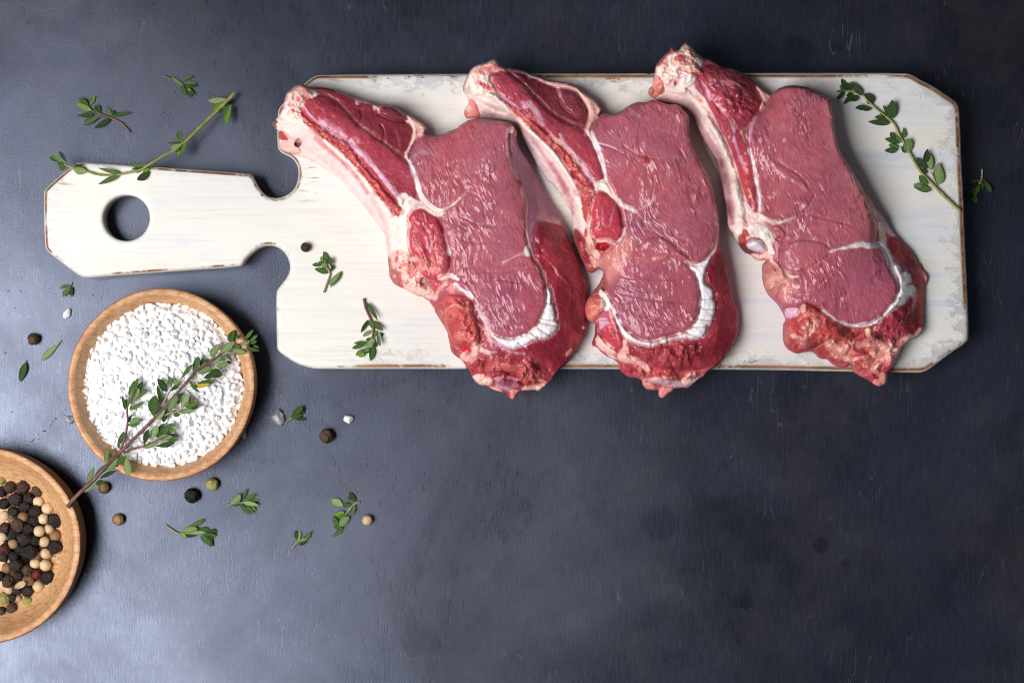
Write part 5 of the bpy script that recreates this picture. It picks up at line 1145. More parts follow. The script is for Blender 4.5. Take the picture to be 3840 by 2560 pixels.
def build_salt():
    rnd = random.Random(5); protos = [grain(s) for s in range(14)]
    r_in = SALT_R - 0.0056; VV = []; FF = []; base = 0
    pts = []
    cell = {}
    tries = 0
    while tries < 30000:
        tries += 1
        a = rnd.uniform(0, 2 * math.pi); r = r_in * math.sqrt(rnd.random())
        x, y = r * math.cos(a), r * math.sin(a) * 1.035
        big = rnd.random()
        s = 0.00125 + 0.0013 * big ** 1.4
        key = (int(x / 0.0036), int(y / 0.0036)); ok = True
        for i in (-1, 0, 1):
            for j in (-1, 0, 1):
                for (qx, qy, qs) in cell.get((key[0] + i, key[1] + j), ()):
                    if (qx - x) ** 2 + (qy - y) ** 2 < (0.66 * (qs + s)) ** 2: ok = False; break
        if not ok: continue
        cell.setdefault(key, []).append((x, y, s)); pts.append((x, y, s, r / r_in))
    for (x, y, s, t) in pts:
        z = 0.0175 + 0.0065 * (1 - t * t) + rnd.uniform(-0.0008, 0.0008)
        if t > 0.93: z -= 0.0012
        V, F = protos[rnd.randrange(len(protos))]
        M = np.array(Matrix.Rotation(rnd.uniform(0, 6.3), 3, Vector((rnd.gauss(0, 1), rnd.gauss(0, 1), rnd.gauss(0, 1))).normalized()))
        sc = s * np.array([rnd.uniform(0.85, 1.25), rnd.uniform(0.85, 1.2), rnd.uniform(0.8, 1.1)])
        VV.append((V * sc) @ M.T + np.array([x, y, z])); FF.append(F + base); base += len(V)
    # the packed body of salt under the loose top grains
    n = 64; rr = np.linspace(0, 1, 14); ang = np.linspace(0, 2 * math.pi, n, endpoint=False)
    bv = [[0, 0, 0.0237]]
    for q in rr[1:]:
        for a in ang:
            bv.append([r_in * 0.985 * q * math.cos(a), r_in * 0.985 * 1.035 * q * math.sin(a), 0.0172 + 0.0065 * (1 - q * q) - (0.002 if q > 0.97 else 0)])
    bv = np.array(bv); bf = []
    for i in range(n): bf.append([0, 1 + i, 1 + (i + 1) % n])
    for k in range(12):
        o = 1 + k * n
        for i in range(n):
            j = (i + 1) % n
            bf.append([o + i, o + n + i, o + n + j]); bf.append([o + i, o + n + j, o + j])
    VV.append(bv); FF.append(np.array(bf) + base)
    me = mesh_np("coarse_salt", np.vstack(VV), np.vstack(FF), smooth=False)
    me.materials.append(SALT)
    o = link(bpy.data.objects.new("coarse_salt", me)); o.location = SALT_DISH.location
    tag(o, "heap of coarse white salt filling the round wooden dish", "salt", kind="stuff")
build_salt()

def crystal(px, py, rx, ry, ang, seed, label, mat, z=None):
    V, F = grain(seed, 1)
    V = V * np.array([rx * S, ry * S, min(rx, ry) * S * 0.8])
    V[:, 2] -= V[:, 2].min()
    me = mesh_np("salt_crystal", V, F, smooth=False); me.materials.append(mat)
    o = link(bpy.data.objects.new("salt_crystal", me)); o.location = at(px, py, 0.0003); o.rotation_euler.z = math.radians(ang)
    tag(o, label, "salt crystal", "salt crystals spilled on the table")
crystal(1040, 1561, 31, 37, 20, 101, "large clear salt crystal beside a small thyme tip", CRYSTAL)
crystal(1306, 1570, 24, 19, 25, 102, "white salt chip above right of a black peppercorn", SALT)
crystal(916, 1630, 15, 20, 10, 103, "salt crystal tucked under the lower right rim of the salt dish", CRYSTAL)
crystal(262, 1574, 22, 17, -15, 104, "salt crystal at the left rim of the salt dish", CRYSTAL)
crystal(253, 1175, 15, 23, -18, 105, "oblong white salt crystal below a three-leaf thyme tip", SALT)

# ------------------------------------------------------------------ peppercorns
def pepper_material(name, c1, c2, c3, wr, rough):
    M = Mat(name)
    v = M.coord()
    n = M.noise(v, 520.0, 4, 0.6); oi = M.n("ShaderNodeObjectInfo")
    c = M.ramp(M.math('ADD', n, M.math('MULTIPLY', M.math('SUBTRACT', oi.outputs["Random"], 0.5), 0.25)), [(0.3, c1), (0.5, c2), (0.72, c3)])
    M.color(c); M.set(Roughness=rough)
    M.normal(M.bump(n, 0.0003, wr))
    return M.m
PM = {'k': pepper_material("black_pepper", (0.005, 0.003, 0.004), (0.014, 0.009, 0.009), (0.045, 0.028, 0.024), 0.9, 0.34),
      'b': pepper_material("brown_pepper", (0.016, 0.008, 0.006), (0.045, 0.022, 0.014), (0.11, 0.058, 0.034), 0.7, 0.45),
      'w': pepper_material("white_pepper", (0.42, 0.28, 0.14), (0.62, 0.45, 0.26), (0.72, 0.57, 0.38), 0.25, 0.5),
      'g': pepper_material("green_pepper", (0.14, 0.13, 0.03), (0.33, 0.31, 0.08), (0.48, 0.44, 0.17), 0.5, 0.45),
      't': pepper_material("tan_pepper", (0.16, 0.085, 0.035), (0.34, 0.21, 0.10), (0.46, 0.32, 0.18), 0.4, 0.5),
      'r': pepper_material("red_pepper", (0.02, 0.006, 0.006), (0.06, 0.010, 0.010), (0.26, 0.014, 0.02), 0.6, 0.35)}
def corn_mesh(name, seed, wrinkle, mat):
    rnd = random.Random(seed); bm = bmesh.new(); bmesh.ops.create_icosphere(bm, subdivisions=4, radius=1.0)
    cs = [Vector((rnd.gauss(0, 1), rnd.gauss(0, 1), rnd.gauss(0, 1))).normalized() for _ in range(26)]
    for v in bm.verts:
        n = v.co.normalized(); ds = sorted((n - c).length for c in cs)[:2]
        e = ds[1] - ds[0]
        ridge = math.exp(-(e / 0.10) ** 2)                      # folds of dried skin between hollow cells
        v.co = n * (1 + wrinkle * (0.13 * ridge - 0.10 * min(1, e / 0.3)) + (0.02 + 0.05 * wrinkle) * math.sin(5 * n.x + seed) * math.cos(4 * n.y))
    me = bpy.data.meshes.new(name); bm.to_mesh(me); bm.free()
    me.polygons.foreach_set("use_smooth", np.ones(len(me.polygons), bool)); me.materials.append(mat)
    return me
CORN = {k: [corn_mesh("peppercorn", 10 * i + j, w, PM[k]) for j in range(nv)] for i, (k, w, nv) in enumerate((('k', 1.0, 4), ('b', 0.9, 3), ('w', 0.16, 3), ('g', 0.6, 2), ('t', 0.35, 2), ('r', 0.9, 2)))}
_pr = random.Random(77)
def peppercorn(px, py, rpx, kind, z, label, group):
    o = bpy.data.objects.new("peppercorn", _pr.choice(CORN[kind]))
    r = rpx * S * 0.97
    o.scale = (r * _pr.uniform(0.96, 1.04), r * _pr.uniform(0.96, 1.04), r * 0.97)
    o.rotation_euler = (_pr.uniform(0, 6.3), _pr.uniform(0, 6.3), _pr.uniform(0, 6.3))
    o.location = at(px, py, z + r)
    link(o); tag(o, label, "peppercorn", group)
PEPPER = [(172,373,50,'b'),(75,375,45,'b'),(280,400,46,'b'),(14,322,34,'g'),(120,465,52,'k'),(215,460,42,'k'),(30,498,42,'k'),(185,525,42,'k'),(262,560,48,'k'),(100,558,40,'k'),(290,482,43,'w'),(360,533,47,'w'),(325,612,42,'w'),
 (412,625,54,'k'),(370,687,38,'w'),(175,600,42,'t'),(35,587,40,'w'),(94,628,30,'t'),(132,662,54,'b'),(255,632,42,'k'),(38,682,44,'r'),(105,722,42,'k'),(210,690,45,'k'),(295,705,45,'w'),(335,785,43,'w'),(416,738,44,'t'),
 (415,826,53,'k'),(18,748,38,'w'),(182,767,50,'k'),(100,800,40,'t'),(265,780,42,'k'),(40,842,46,'r'),(345,873,42,'w'),(218,862,58,'k'),(148,846,38,'k'),(100,893,40,'k'),(28,900,40,'k'),(265,948,39,'w'),(342,961,46,'w'),
 (120,962,54,'k'),(52,980,42,'t'),(202,996,40,'b'),(275,1030,38,'r'),(355,1050,52,'k'),(60,1085,45,'b'),(8,1042,38,'k'),(222,1077,40,'t'),(289,1120,46,'w'),(140,1040,40,'k'),(130,1142,42,'k'),(66,1143,38,'w'),(205,1155,44,'k'),
 (141,1213,33,'t'),(210,1237,40,'g'),(30,1210,48,'g'),(90,1287,45,'b'),(18,1312,40,'b'),(240,1175,26,'r'),(84,1205,36,'k'),(312,828,24,'r'),(10,410,42,'k')]
WHERE = {'k': "wrinkled black peppercorn in the dish of mixed peppercorns", 'b': "brown wrinkled peppercorn in the dish of mixed peppercorns", 'w': "smooth cream peppercorn in the dish of mixed peppercorns",
         'g': "olive green peppercorn in the dish of mixed peppercorns", 't': "tan peppercorn in the dish of mixed peppercorns", 'r': "dark red peppercorn in the dish of mixed peppercorns"}
GRP = {'k': "black peppercorns in the dish", 'b': "brown peppercorns in the dish", 'w': "cream peppercorns in the dish", 'g': "green peppercorns in the dish", 't': "tan peppercorns in the dish", 'r': "red peppercorns in the dish"}
ORD = "topmost second third fourth fifth sixth seventh eighth ninth tenth eleventh twelfth thirteenth fourteenth fifteenth sixteenth seventeenth eighteenth nineteenth twentieth".split() + ["twenty-" + q for q in "first second third fourth fifth sixth seventh eighth ninth".split()]
LOOK = {'k': "wrinkled black peppercorn in the dish", 'b': "brown wrinkled peppercorn in the dish", 'w': "smooth cream peppercorn in the dish", 'g': "olive green peppercorn in the dish", 't': "tan peppercorn in the dish", 'r': "dark red peppercorn in the dish"}
RANK = {}
for kk in LOOK:
    row = sorted([q for q in PEPPER if q[3] == kk and q[0] > 0], key=lambda q: q[1])
    for i, q in enumerate(row):
        RANK[q] = LOOK[kk] + (", topmost of its colour" if i == 0 else ", lowest of its colour" if i == len(row) - 1 else ", %s of its colour from the top" % ORD[i])
for (x, y, r, k) in PEPPER:
    px, py = x / 2.011, 1640 + y / 2.011
    d = math.hypot(px - 40, py - 2040) / 190
    z = 0.0048 + 0.0042 * max(0, 1 - d * d) - (0.0012 if r < 36 else 0)
    peppercorn(px, py, r / 2.011, k, z, RANK.get((x, y, r, k), WHERE[k]), GRP[k])
# a hidden lower layer that carries the heap
for i in range(16):
    a = _pr.uniform(-1.3, 1.3); q = _pr.uniform(10, 120)
    px, py = 20 + q * math.cos(a), 2040 + q * math.sin(a)
    peppercorn(px, py, 21, 'k', 0.0048, "black peppercorn buried beneath the others in the dish", "buried black peppercorns")
peppercorn(1146, 928, 17.5, 'b', ZB, "small dark brown peppercorn alone on the white board", "loose peppercorns")
peppercorn(1224, 1633, 27, 'b', 0.0, "dark wrinkled peppercorn below a small white salt chip", "loose peppercorns")
peppercorn(720, 1858, 27.5, 'k', 0.0, "black peppercorn just below the salt dish, beside a green one", "loose peppercorns")
peppercorn(795, 1816, 25, 'g', 0.0, "olive green peppercorn just below the salt dish", "loose peppercorns")
peppercorn(390, 1828, 23, 't', 0.0, "greyish tan peppercorn beside the stalk of the big thyme sprig", "loose peppercorns")
peppercorn(443, 1947, 23, 't', 0.0, "brownish tan peppercorn between the pepper dish and a thyme tip", "loose peppercorns")
peppercorn(1378, 1949, 21, 'w', 0.0, "cream peppercorn at the far right of the scattered spices", "loose peppercorns")
peppercorn(125, 1271, 22, 'b', 0.0, "dark brown peppercorn left of the salt dish, above two loose leaves", "loose peppercorns")

def chip(px, py, rx, ry, ang, z, seed, label):
    """a curled flake of pepper skin"""
    n = 7; V = []; F = []
    for j in range(2):
        for i in range(n):
            for k in range(4):
                u = i / (n - 1) * 2 - 1; v = (k / 3 - 0.5) * 2
                w = math.sqrt(max(0.04, 1 - u * u))
                V.append((u * rx * S, v * w * ry * S, (0.35 * rx * S * (1 - v * v) + 0.2 * ry * S * u * u) - j * 0.0003 + 0.0003))
    for j in range(2):
        for i in range(n - 1):
            for k in range(3):
                a = j * n * 4 + i * 4 + k; q = [a, a + 4, a + 5, a + 1]
                F.append(q if j == 0 else q[::-1])
    rimv = [i * 4 for i in range(n)] + [(n - 1) * 4 + k for k in (1, 2, 3)] + [i * 4 + 3 for i in range(n - 2, -1, -1)] + [2, 1]
    for a, b in zip(rimv, rimv[1:] + rimv[:1]): F.append([a, b, b + n * 4, a + n * 4])
    me = mesh_np("pepper_husk", V, F); me.materials.append(PM['w'])
    o = link(bpy.data.objects.new("pepper_husk", me)); o.location = at(px, py, z); o.rotation_euler = (0.2, 0.1, math.radians(ang))
    tag(o, label, "pepper husk")
chip(75, 2192, 22, 12, 25, 0.0140, 1, "pale curled flake of pepper skin on the dark peppercorns")
chip(202, 2098, 14, 11, 70, 0.0065, 2, "broken cream pepper shell at the right edge of the peppercorns")

# trail of pepper dust on the table
def dust():
    rnd = random.Random(9); V, F = grain(200, 0); VV = []; FF = []; b = 0
    T = fr(0, 1000, 2.24, (580,1200, 550,1198, 540,1245, 512,1232, 468,1272, 458,1290, 440,1300, 428,1325, 404,1352, 382,1378, 358,1382, 370,1380, 320,1410, 290,1445, 275,1460, 255,1470, 220,1498, 242,1502, 232,1500, 207,1430, 325,1445, 100,1220, 180,628, 70,205, 175,205, 73,398, 123,345, 775,240, 850,258, 780,237, 45,722, 372,276, 595,597))
    for (px, py) in T:
        s = rnd.uniform(1.8, 4.2) * S; p = np.array(at(px, py, s * 0.6))
        VV.append(V * s * np.array([rnd.uniform(.8, 1.4), rnd.uniform(.7, 1.1), 0.7]) + p); FF.append(F + b); b += len(V)
    for _ in range(90):
        px, py = rnd.uniform(20, 2100), rnd.uniform(1100, 2540)
        if 240 < px < 970 and 1060 < py < 1830: continue
        if px > 1030 and py < 1400: continue
        if math.hypot(px + 69, py - 2048) < 420: continue
        s = rnd.uniform(0.8, 2.2) * S; p = np.array(at(px, py, s * 0.6))
        VV.append(V * s + p); FF.append(F + b); b += len(V)
    me = mesh_np("pepper_dust", np.vstack(VV), np.vstack(FF)); me.materials.append(PM['k'])
    tag(link(bpy.data.objects.new("pepper_dust", me)), "fine black pepper crumbs trailing across the table", "pepper dust", kind="stuff")
dust()

# ------------------------------------------------------------------ thyme
def leaf_material(name, c1, c2, rim, vein):
    M = Mat(name)
    a = M.attr("across").outputs["Fac"]; oi = M.n("ShaderNodeObjectInfo")
    n = M.noise(M.coord((8, 14, 8)), 1.0, 4, 0.6)
    c = M.mix(M.fac(M.math('ADD', n, M.math('MULTIPLY', M.math('SUBTRACT', oi.outputs["Random"], 0.5), 0.5)), 0.3, 0.75), c1, c2)
    c = M.mix(M.math('MULTIPLY', M.fac(a, 0.70, 0.95), 0.85), c, rim)
    c = M.mix(M.math('MULTIPLY', M.math('SUBTRACT', 1.0, M.fac(a, 0.03, 0.14)), 0.6), c, vein)
    M.color(c); M.set(Roughness=0.46, IOR=1.4)
    M.b.inputs["Subsurface Weight"].default_value = 0.0
    M.normal(M.bump(M.noise(M.coord((25, 40, 25)), 1.0, 2, 0.6), 0.04, 0.5))
    return M.m
LM = {'d': leaf_material("thyme_leaf_dark", (0.031, 0.068, 0.017), (0.065, 0.128, 0.032), (0.028, 0.064, 0.015), (0.078, 0.149, 0.042)),
      'm': leaf_material("thyme_leaf_green", (0.062, 0.142, 0.027), (0.132, 0.234, 0.061), (0.039, 0.099, 0.017), (0.155, 0.270, 0.074)),
      'p': leaf_material("thyme_leaf_underside", (0.202, 0.312, 0.105), (0.341, 0.440, 0.189), (0.050, 0.121, 0.023), (0.403, 0.483, 0.210)),
      'b': leaf_material("thyme_leaf_young", (0.139, 0.284, 0.023), (0.248, 0.398, 0.053), (0.093, 0.213, 0.019), (0.310, 0.454, 0.084)),
      'y': leaf_material("thyme_leaf_yellow", (0.698, 0.511, 0.032), (0.465, 0.426, 0.042), (0.155, 0.199, 0.021), (0.620, 0.497, 0.063))}
def leaf_mesh(kind, var):
    """a pointed oval blade with a rolled margin and a sunk midrib, base at 0, tip at +y"""
    rnd = random.Random(var * 7 + 3); n = 9; m = 7; V = []; ac = []
    pk = (0.45, 0.55, 0.38, 0.50, 0.42, 0.60)[var]; bend = (0.16, -0.16, 0.34, -0.06, 0.45, 0.08)[var]; cup = (0.3, 0.15, 0.9, 0.5, 0.2, 1.1)[var]
    for side in (1, -1):
        for i in range(n):
            t = i / (n - 1)
            w = 0.5 * (math.sin(math.pi * t ** (math.log(0.5) / math.log(pk))) ** 0.75 if 0 < t < 1 else 0.0)
            w = max(w, 0.06 if t < 0.2 else 0.0)
            for j in range(m):
                u = j / (m - 1) * 2 - 1
                z = bend * 0.5 * t * t + cup * w * (u * u) * (1 if kind != 'p' else -0.6) * 0.5
                z += -0.03 * math.exp(-(u / 0.18) ** 2) * (1 - t)                       # midrib
                if kind == 'p': z += 0.05 * sstep(0.6, 1.0, abs(u))
                th = 0.035 * math.sqrt(max(0.0, 1 - u * u)) * (1 - 0.5 * t)
                V.append((w * u + 0.16 * math.sin(t * 2.6 + var * 1.3) * t, t, z + side * th)); ac.append(abs(u))
    F = []
    for s in range(2):
        o = s * n * m
        for i in range(n - 1):
            for j in range(m - 1):
                a = o + i * m + j; q = [a, a + 1, a + m + 1, a + m]
                F.append(q if s == 0 else q[::-1])
    for i in range(n - 1):
        for j, fl in ((0, 0), (m - 1, 1)):
            a = i * m + j; b = a + m; q = [a, b, b + n * m, a + n * m]
            F.append(q if fl == 0 else q[::-1])
    me = mesh_np("leaf", np.array(V), F); attr(me, "across", 'FLOAT', ac); me.materials.append(LM[kind]); return me
LEAF = {k: [leaf_mesh(k, v) for v in range(6)] for k in LM}

def stem_material(name, a, b):
    M = Mat(name); n = M.noise(M.coord((400, 400, 400)), 1.0, 4, 0.6)
    M.color(M.mix(M.fac(n, 0.35, 0.65), a, b)); M.set(Roughness=0.55); M.normal(M.bump(n, 0.0002, 0.5)); return M.m
SM = {'brown': stem_material("thyme_stem_brown", (0.085, 0.035, 0.035), (0.19, 0.085, 0.075)), 'green': stem_material("thyme_stem_green", (0.20, 0.20, 0.04), (0.36, 0.34, 0.11)), 'pale': stem_material("thyme_stem_pale", (0.22, 0.16, 0.10), (0.38, 0.30, 0.19))}

def tube(name, pts, rad, parent, mat, origin):
    """a tapered stalk through 3-D points"""
    P = [Vector(p) for p in pts]; Q = []
    for i in range(len(P) - 1):
        p0 = P[max(i - 1, 0)]; p1 = P[i]; p2 = P[i + 1]; p3 = P[min(i + 2, len(P) - 1)]
        for k in range(5):
            t = k / 5
            Q.append(0.5 * ((2 * p1) + (p2 - p0) * t + (2 * p0 - 5 * p1 + 4 * p2 - p3) * t * t + (3 * p1 - p0 - 3 * p2 + p3) * t ** 3))
    Q.append(P[-1]); n = len(Q); V = []; F = []; k = 8
    for i, q in enumerate(Q):
        d = (Q[min(i + 1, n - 1)] - Q[max(i - 1, 0)]).normalized(); a = d.cross(Vector((0, 0, 1))).normalized(); b = a.cross(d)
        t = i / (n - 1); r = (rad[0] + (rad[1] - rad[0]) * t) * (1 + 0.08 * math.sin(i * 1.7))
        for j in range(k):
            th = 2 * math.pi * j / k; V.append(q + (a * math.cos(th) + b * math.sin(th)) * r - Vector(origin))
    for i in range(n - 1):
        for j in range(k): F.append([i * k + j, i * k + (j + 1) % k, (i + 1) * k + (j + 1) % k, (i + 1) * k + j])
    F.append([j for j in range(k)][::-1]); F.append([(n - 1) * k + j for j in range(k)])
    me = mesh_np(name, [tuple(v) for v in V], F); me.materials.append(mat)
    return link(bpy.data.objects.new(name, me), parent)

_lr = random.Random(4)
def sprig(frame, stems, leaves, label, zfun, mat='brown', group="thyme sprigs", rise=0.35, flat=False):
    """stems: list of (flat points, r0 px, r1 px[, material]); leaves: (base x, base y, tip x, tip y, width, kind) in crop units"""
    ox, oy, k = frame
    cx = fr(ox, oy, k, stems[0][0]); c0 = cx.mean(0)
    root = empty("thyme_sprig", at(c0[0], c0[1], zfun(*c0) )); tag(root, label, "thyme sprig", group)
    org = Vector(root.location)
    for st in stems:
        p = fr(ox, oy, k, st[0]); r0, r1 = st[1] * S / k, st[2] * S / k
        lift = st[4] if len(st) > 4 else 0.0
        pts = [at(q[0], q[1], zfun(q[0], q[1]) + max(r0, r1) + 0.0004 + lift * i / max(1, len(p) - 1)) for i, q in enumerate(p)]
        tube("stem", pts, (r0, r1), root, SM[st[3] if len(st) > 3 and st[3] else mat], org)
    for i, (bx, by, tx, ty, w, kd) in enumerate(leaves):
        (b, t) = fr(ox, oy, k, (bx, by, tx, ty))
        L = np.hypot(*(t - b)) * S
        zb = zfun(*b) + 0.0011 + _lr.uniform(0, 0.0006)
        zt = zfun(*t) + _lr.uniform(0.05, rise) * L + 0.0005
        if kd == 'd': zt -= 0.06 * L
        zt = max(zt, zfun(*t) + 0.0004)
        B = at(b[0], b[1], zb); T = at(t[0], t[1], zt)
        d = (T - B); ln = d.length; yv = d.normalized()
        xv = yv.cross(Vector((0, 0, 1))).normalized(); roll = _lr.uniform(-0.5, 0.5)
        zv = xv.cross(yv); x2 = xv * math.cos(roll) + zv * math.sin(roll); z2 = x2.cross(yv)
        wd = w / k * S * 0.94
        o = bpy.data.objects.new("leaf", _lr.choice(LEAF[kd]))
        M = Matrix(((x2.x * wd, yv.x * ln, z2.x * wd, 0), (x2.y * wd, yv.y * ln, z2.y * wd, 0), (x2.z * wd, yv.z * ln, z2.z * wd, 0), (0, 0, 0, 1)))
        M.translation = B - org
        link(o, root); o.matrix_local = M
    return root
onT = lambda x, y: 0.0
onB = lambda x, y: ZB
def LV(s):
    out = []
    for q in s.split(';'):
        q = q.split()
        if len(q) >= 5: out.append((float(q[0]), float(q[1]), float(q[2]), float(q[3]), float(q[4]), q[5] if len(q) > 5 else 'm'))
    return out

FA = (160, 260, 3.0)
sprig(FA, [((990,705, 880,600, 780,550, 650,500, 560,470, 500,390), 13, 10)], LV("780 530 715 415 42 m;790 520 1010 495 52 d;790 530 800 455 34 d;760 565 570 655 62 d;740 555 640 530 32 m;640 535 460 630 72 m;570 510 385 510 55 d;550 465 360 390 88 p;640 510 555 440 46 m;650 490 595 405 60 d;520 400 405 320 52 m;530 400 590 300 42 b;510 400 470 325 32 d;530 380 545 315 32 m"),
      "thyme tip with bare brown stalk, up and left of the board handle", onT)
sprig(FA, [((1370,80, 1450,110, 1520,160, 1600,190), 12, 10)], LV("1440 80 1580 190 62 p;1570 130 1690 75 34 m;1600 160 1740 165 42 m;1620 180 1755 180 42 d;1570 190 1610 295 58 m;1620 200 1715 285 46 d;1610 200 1665 330 52 d;1640 210 1670 260 32 b;1560 180 1590 260 40 d"),
      "short dark thyme tip nearest the top edge of the photo", onT)
def zc(x, y):                       # climbs from the table onto the handle
    return 0.004 + (ZB - 0.004) * min(1.0, max(0.0, (880 - x) / 330))
sprig(FA, [((2165,265, 2080,350, 1990,440, 1800,620, 1620,800, 1570,830, 1500,895, 1340,985, 1190,1075, 1100,1130, 980,1160, 880,1180, 760,1195, 620,1185, 500,1150, 350,1110, 270,1080, 200,1040), 21, 9)],
      LV("2070 340 1850 355 78 p;2040 380 1905 460 62 b;2040 390 2020 480 46 b;2100 400 2010 540 66 m;2120 400 2050 615 72 b;2030 430 1990 490 36 d;1560 810 1530 685 78 m;1570 820 1400 840 34 m;1550 850 1435 890 62 p;1600 820 1550 970 92 m;1540 880 1515 985 34 b;1550 870 1500 940 36 d;1170 1075 970 1080 48 m;1100 1110 1000 1125 34 d;1190 1080 1240 1105 38 d;1200 1160 1060 1245 88 d;1130 1165 1200 1115 52 b;1110 1140 1050 1165 30 m;1150 1120 1180 1080 40 d;880 1180 620 1100 46 m;860 1200 620 1288 60 m;850 1170 770 1160 40 d;870 1190 800 1140 34 b;500 1150 340 1120 92 p;440 1110 360 1075 42 d;480 1130 390 1095 50 m;270 1070 180 1110 100 m;280 1060 180 920 46 d;200 1040 115 945 36 b;180 1050 75 985 62 m;220 1040 150 1020 32 b;230 1060 170 1070 40 d"),
      "long thyme sprig with yellow green stalk lying across the board handle", zc, 'green')
FM = (3080, 270, 2.703)
sprig(FM, [((1410,1410, 1300,1310, 1160,1170, 1000,1000, 900,830, 790,640, 730,520, 600,410, 520,340, 410,230, 320,200, 230,190), 17, 8), ((1170,1150, 1140,1070, 1110,1010), 8, 6, 'pale', 0.001)],
      LV("1110 1200 930 1170 82 m;1080 1170 930 1130 72 p;1075 1140 990 1045 66 m;1190 1140 1205 920 122 p;1110 1000 1100 830 78 p;1050 920 1080 780 82 d;1080 980 945 880 82 d;1080 1020 1000 1000 62 d;880 820 860 670 126 p;850 670 825 565 46 m;800 680 810 620 40 d;800 720 740 640 62 m;790 720 640 680 56 d;780 770 680 735 56 m;770 790 635 800 62 d;740 790 720 825 36 m;740 680 710 605 52 d;860 820 800 760 50 d;730 470 690 285 122 d;710 460 620 340 52 d;700 450 680 360 42 m;720 465 640 460 52 m;690 520 470 490 66 d;680 490 560 490 46 m;640 460 540 460 50 d;650 450 590 420 40 d;510 380 340 370 62 d;500 360 430 400 42 d;530 310 440 210 82 d;520 330 460 270 56 d;410 240 300 90 72 d;400 220 330 190 42 m;320 180 250 110 62 d;270 190 185 80 76 d;320 220 210 320 62 d;380 260 290 290 72 d;230 200 155 290 46 d;220 195 150 198 28 m;230 190 180 140 36 m;300 210 250 240 40 d"),
      "long dark thyme sprig lying down the far right end of the board", onB, 'green')
sprig(FM, [((1630,985, 1625,1080, 1600,1140), 11, 10, 'pale')], LV("1610 1090 1455 1140 52 d;1600 1150 1550 1270 62 m;1560 1180 1455 1260 52 d;1570 1250 1555 1335 62 d;1640 1090 1725 1220 62 d;1630 1110 1630 1200 42 d;1540 1270 1490 1310 42 d;1620 1090 1590 1130 52 m;1560 1270 1460 1310 40 d"),
      "dark thyme tip on the table off the right end of the board", onT)
FF_ = (1100, 880, 3.135)
sprig(FF_, [((360,680, 400,560, 430,460, 390,370), 12, 11, 'pale')], LV("410 590 575 440 76 p;430 620 575 445 50 m;410 450 245 405 62 m;330 365 220 355 46 m;400 400 335 340 80 p;350 350 300 315 52 m;400 350 360 195 62 m;345 320 335 250 42 b;450 400 425 255 52 m;440 440 465 350 46 d;420 340 400 280 52 d;380 370 330 400 40 d"),
      "short thyme tip on the white board just below the small peppercorn", onB)
sprig(FF_, [((830,750, 850,860, 905,985, 940,1100, 930,1200, 900,1290), 15, 10)], LV("865 795 1000 1008 56 m;880 1000 795 1155 52 d;890 1010 855 1080 52 m;905 1020 925 1110 46 m;920 1020 1065 1120 72 m;910 1130 815 1200 52 p;970 1130 955 1210 52 m;990 1120 1030 1315 52 m;1020 1150 1050 1190 36 d;910 1210 855 1245 42 m;865 1270 710 1280 46 m;850 1300 690 1340 56 m;950 1220 835 1370 96 p;940 1320 890 1480 82 m;790 1350 735 1425 56 b;830 1390 780 1445 62 b;960 1250 960 1330 52 d;900 1330 850 1400 60 d;870 1340 800 1380 50 m"),
      "thyme tip with reddish stalk near the bottom edge of the board", onB)
FL = (560, 1480, 2.529)
sprig(FL, [((1285,265, 1340,225, 1400,190), 11, 9, 'pale')], LV("1340 215 1460 100 62 d;1350 225 1450 185 52 m;1390 230 1490 220 46 d;1430 180 1490 130 36 d;1410 190 1470 140 40 d;1370 200 1430 140 40 m"),
      "small thyme tip touching the large clear salt crystal", onT)
sprig(FL, [((735,1050, 850,1020, 950,1020), 10, 8, 'pale')], LV("760 1045 865 940 82 p;860 1000 940 890 46 m;900 1000 1010 940 42 m;920 1010 1040 995 42 b;890 1020 1040 1050 62 p;860 1035 960 1135 46 m;920 1060 1000 1120 36 m;970 1060 1010 1095 32 b;790 1050 860 1030 40 m"),
      "bright thyme tip to the right of the green peppercorn", onT)
sprig(FL, [((155,1235, 220,1280, 290,1315, 400,1300, 520,1310), 11, 8, 'pale')], LV("300 1310 360 1350 46 b;310 1290 460 1265 66 p;380 1250 520 1185 52 m;360 1305 540 1295 46 p;460 1270 570 1275 46 m;490 1330 570 1440 52 m;540 1340 600 1440 52 d;540 1310 640 1330 52 m;560 1290 645 1290 52 d;520 1330 580 1310 52 m;560 1350 600 1390 42 b;350 1340 450 1325 36 d"),
      "thyme tip with pale bent stalk below the black and green peppercorns", onT)
sprig(FL, [((1350,1455, 1410,1390, 1440,1370), 11, 8, 'pale')], LV("1410 1390 1430 1285 46 p;1400 1370 1375 1285 46 d;1420 1400 1490 1350 52 p;1470 1370 1540 1295 46 m;1420 1420 1490 1390 36 d"),
      "tiny thyme tip lowest of those scattered on the table", onT)
sprig(FL, [((2000,1015, 1950,1030, 1880,1110, 1830,1200, 1815,1270), 10, 8, 'pale')], LV("1950 1010 1890 925 56 d;1840 1060 1725 985 86 p;1920 1040 1830 1060 52 m;1870 1010 1865 970 28 b;1950 1050 1900 1140 52 m;1850 1110 1750 1140 62 b;1870 1130 1770 1160 40 m;1800 1250 1895 1150 92 p;1790 1240 1735 1150 52 m;1840 1270 1745 1250 42 m;1830 1275 1725 1335 46 m;1960 1030 2005 1010 18 b"),
      "upright thyme tip beside the cream peppercorn", onT)
sprig((0, 1000, 2.24), [((605,130, 590,165), 7, 6, 'pale')], LV("580 150 505 185 30 m;590 160 530 255 40 m;585 160 570 235 34 p;600 165 605 255 30 d"), "tiny three-leaf thyme tip just below the board handle", onT)
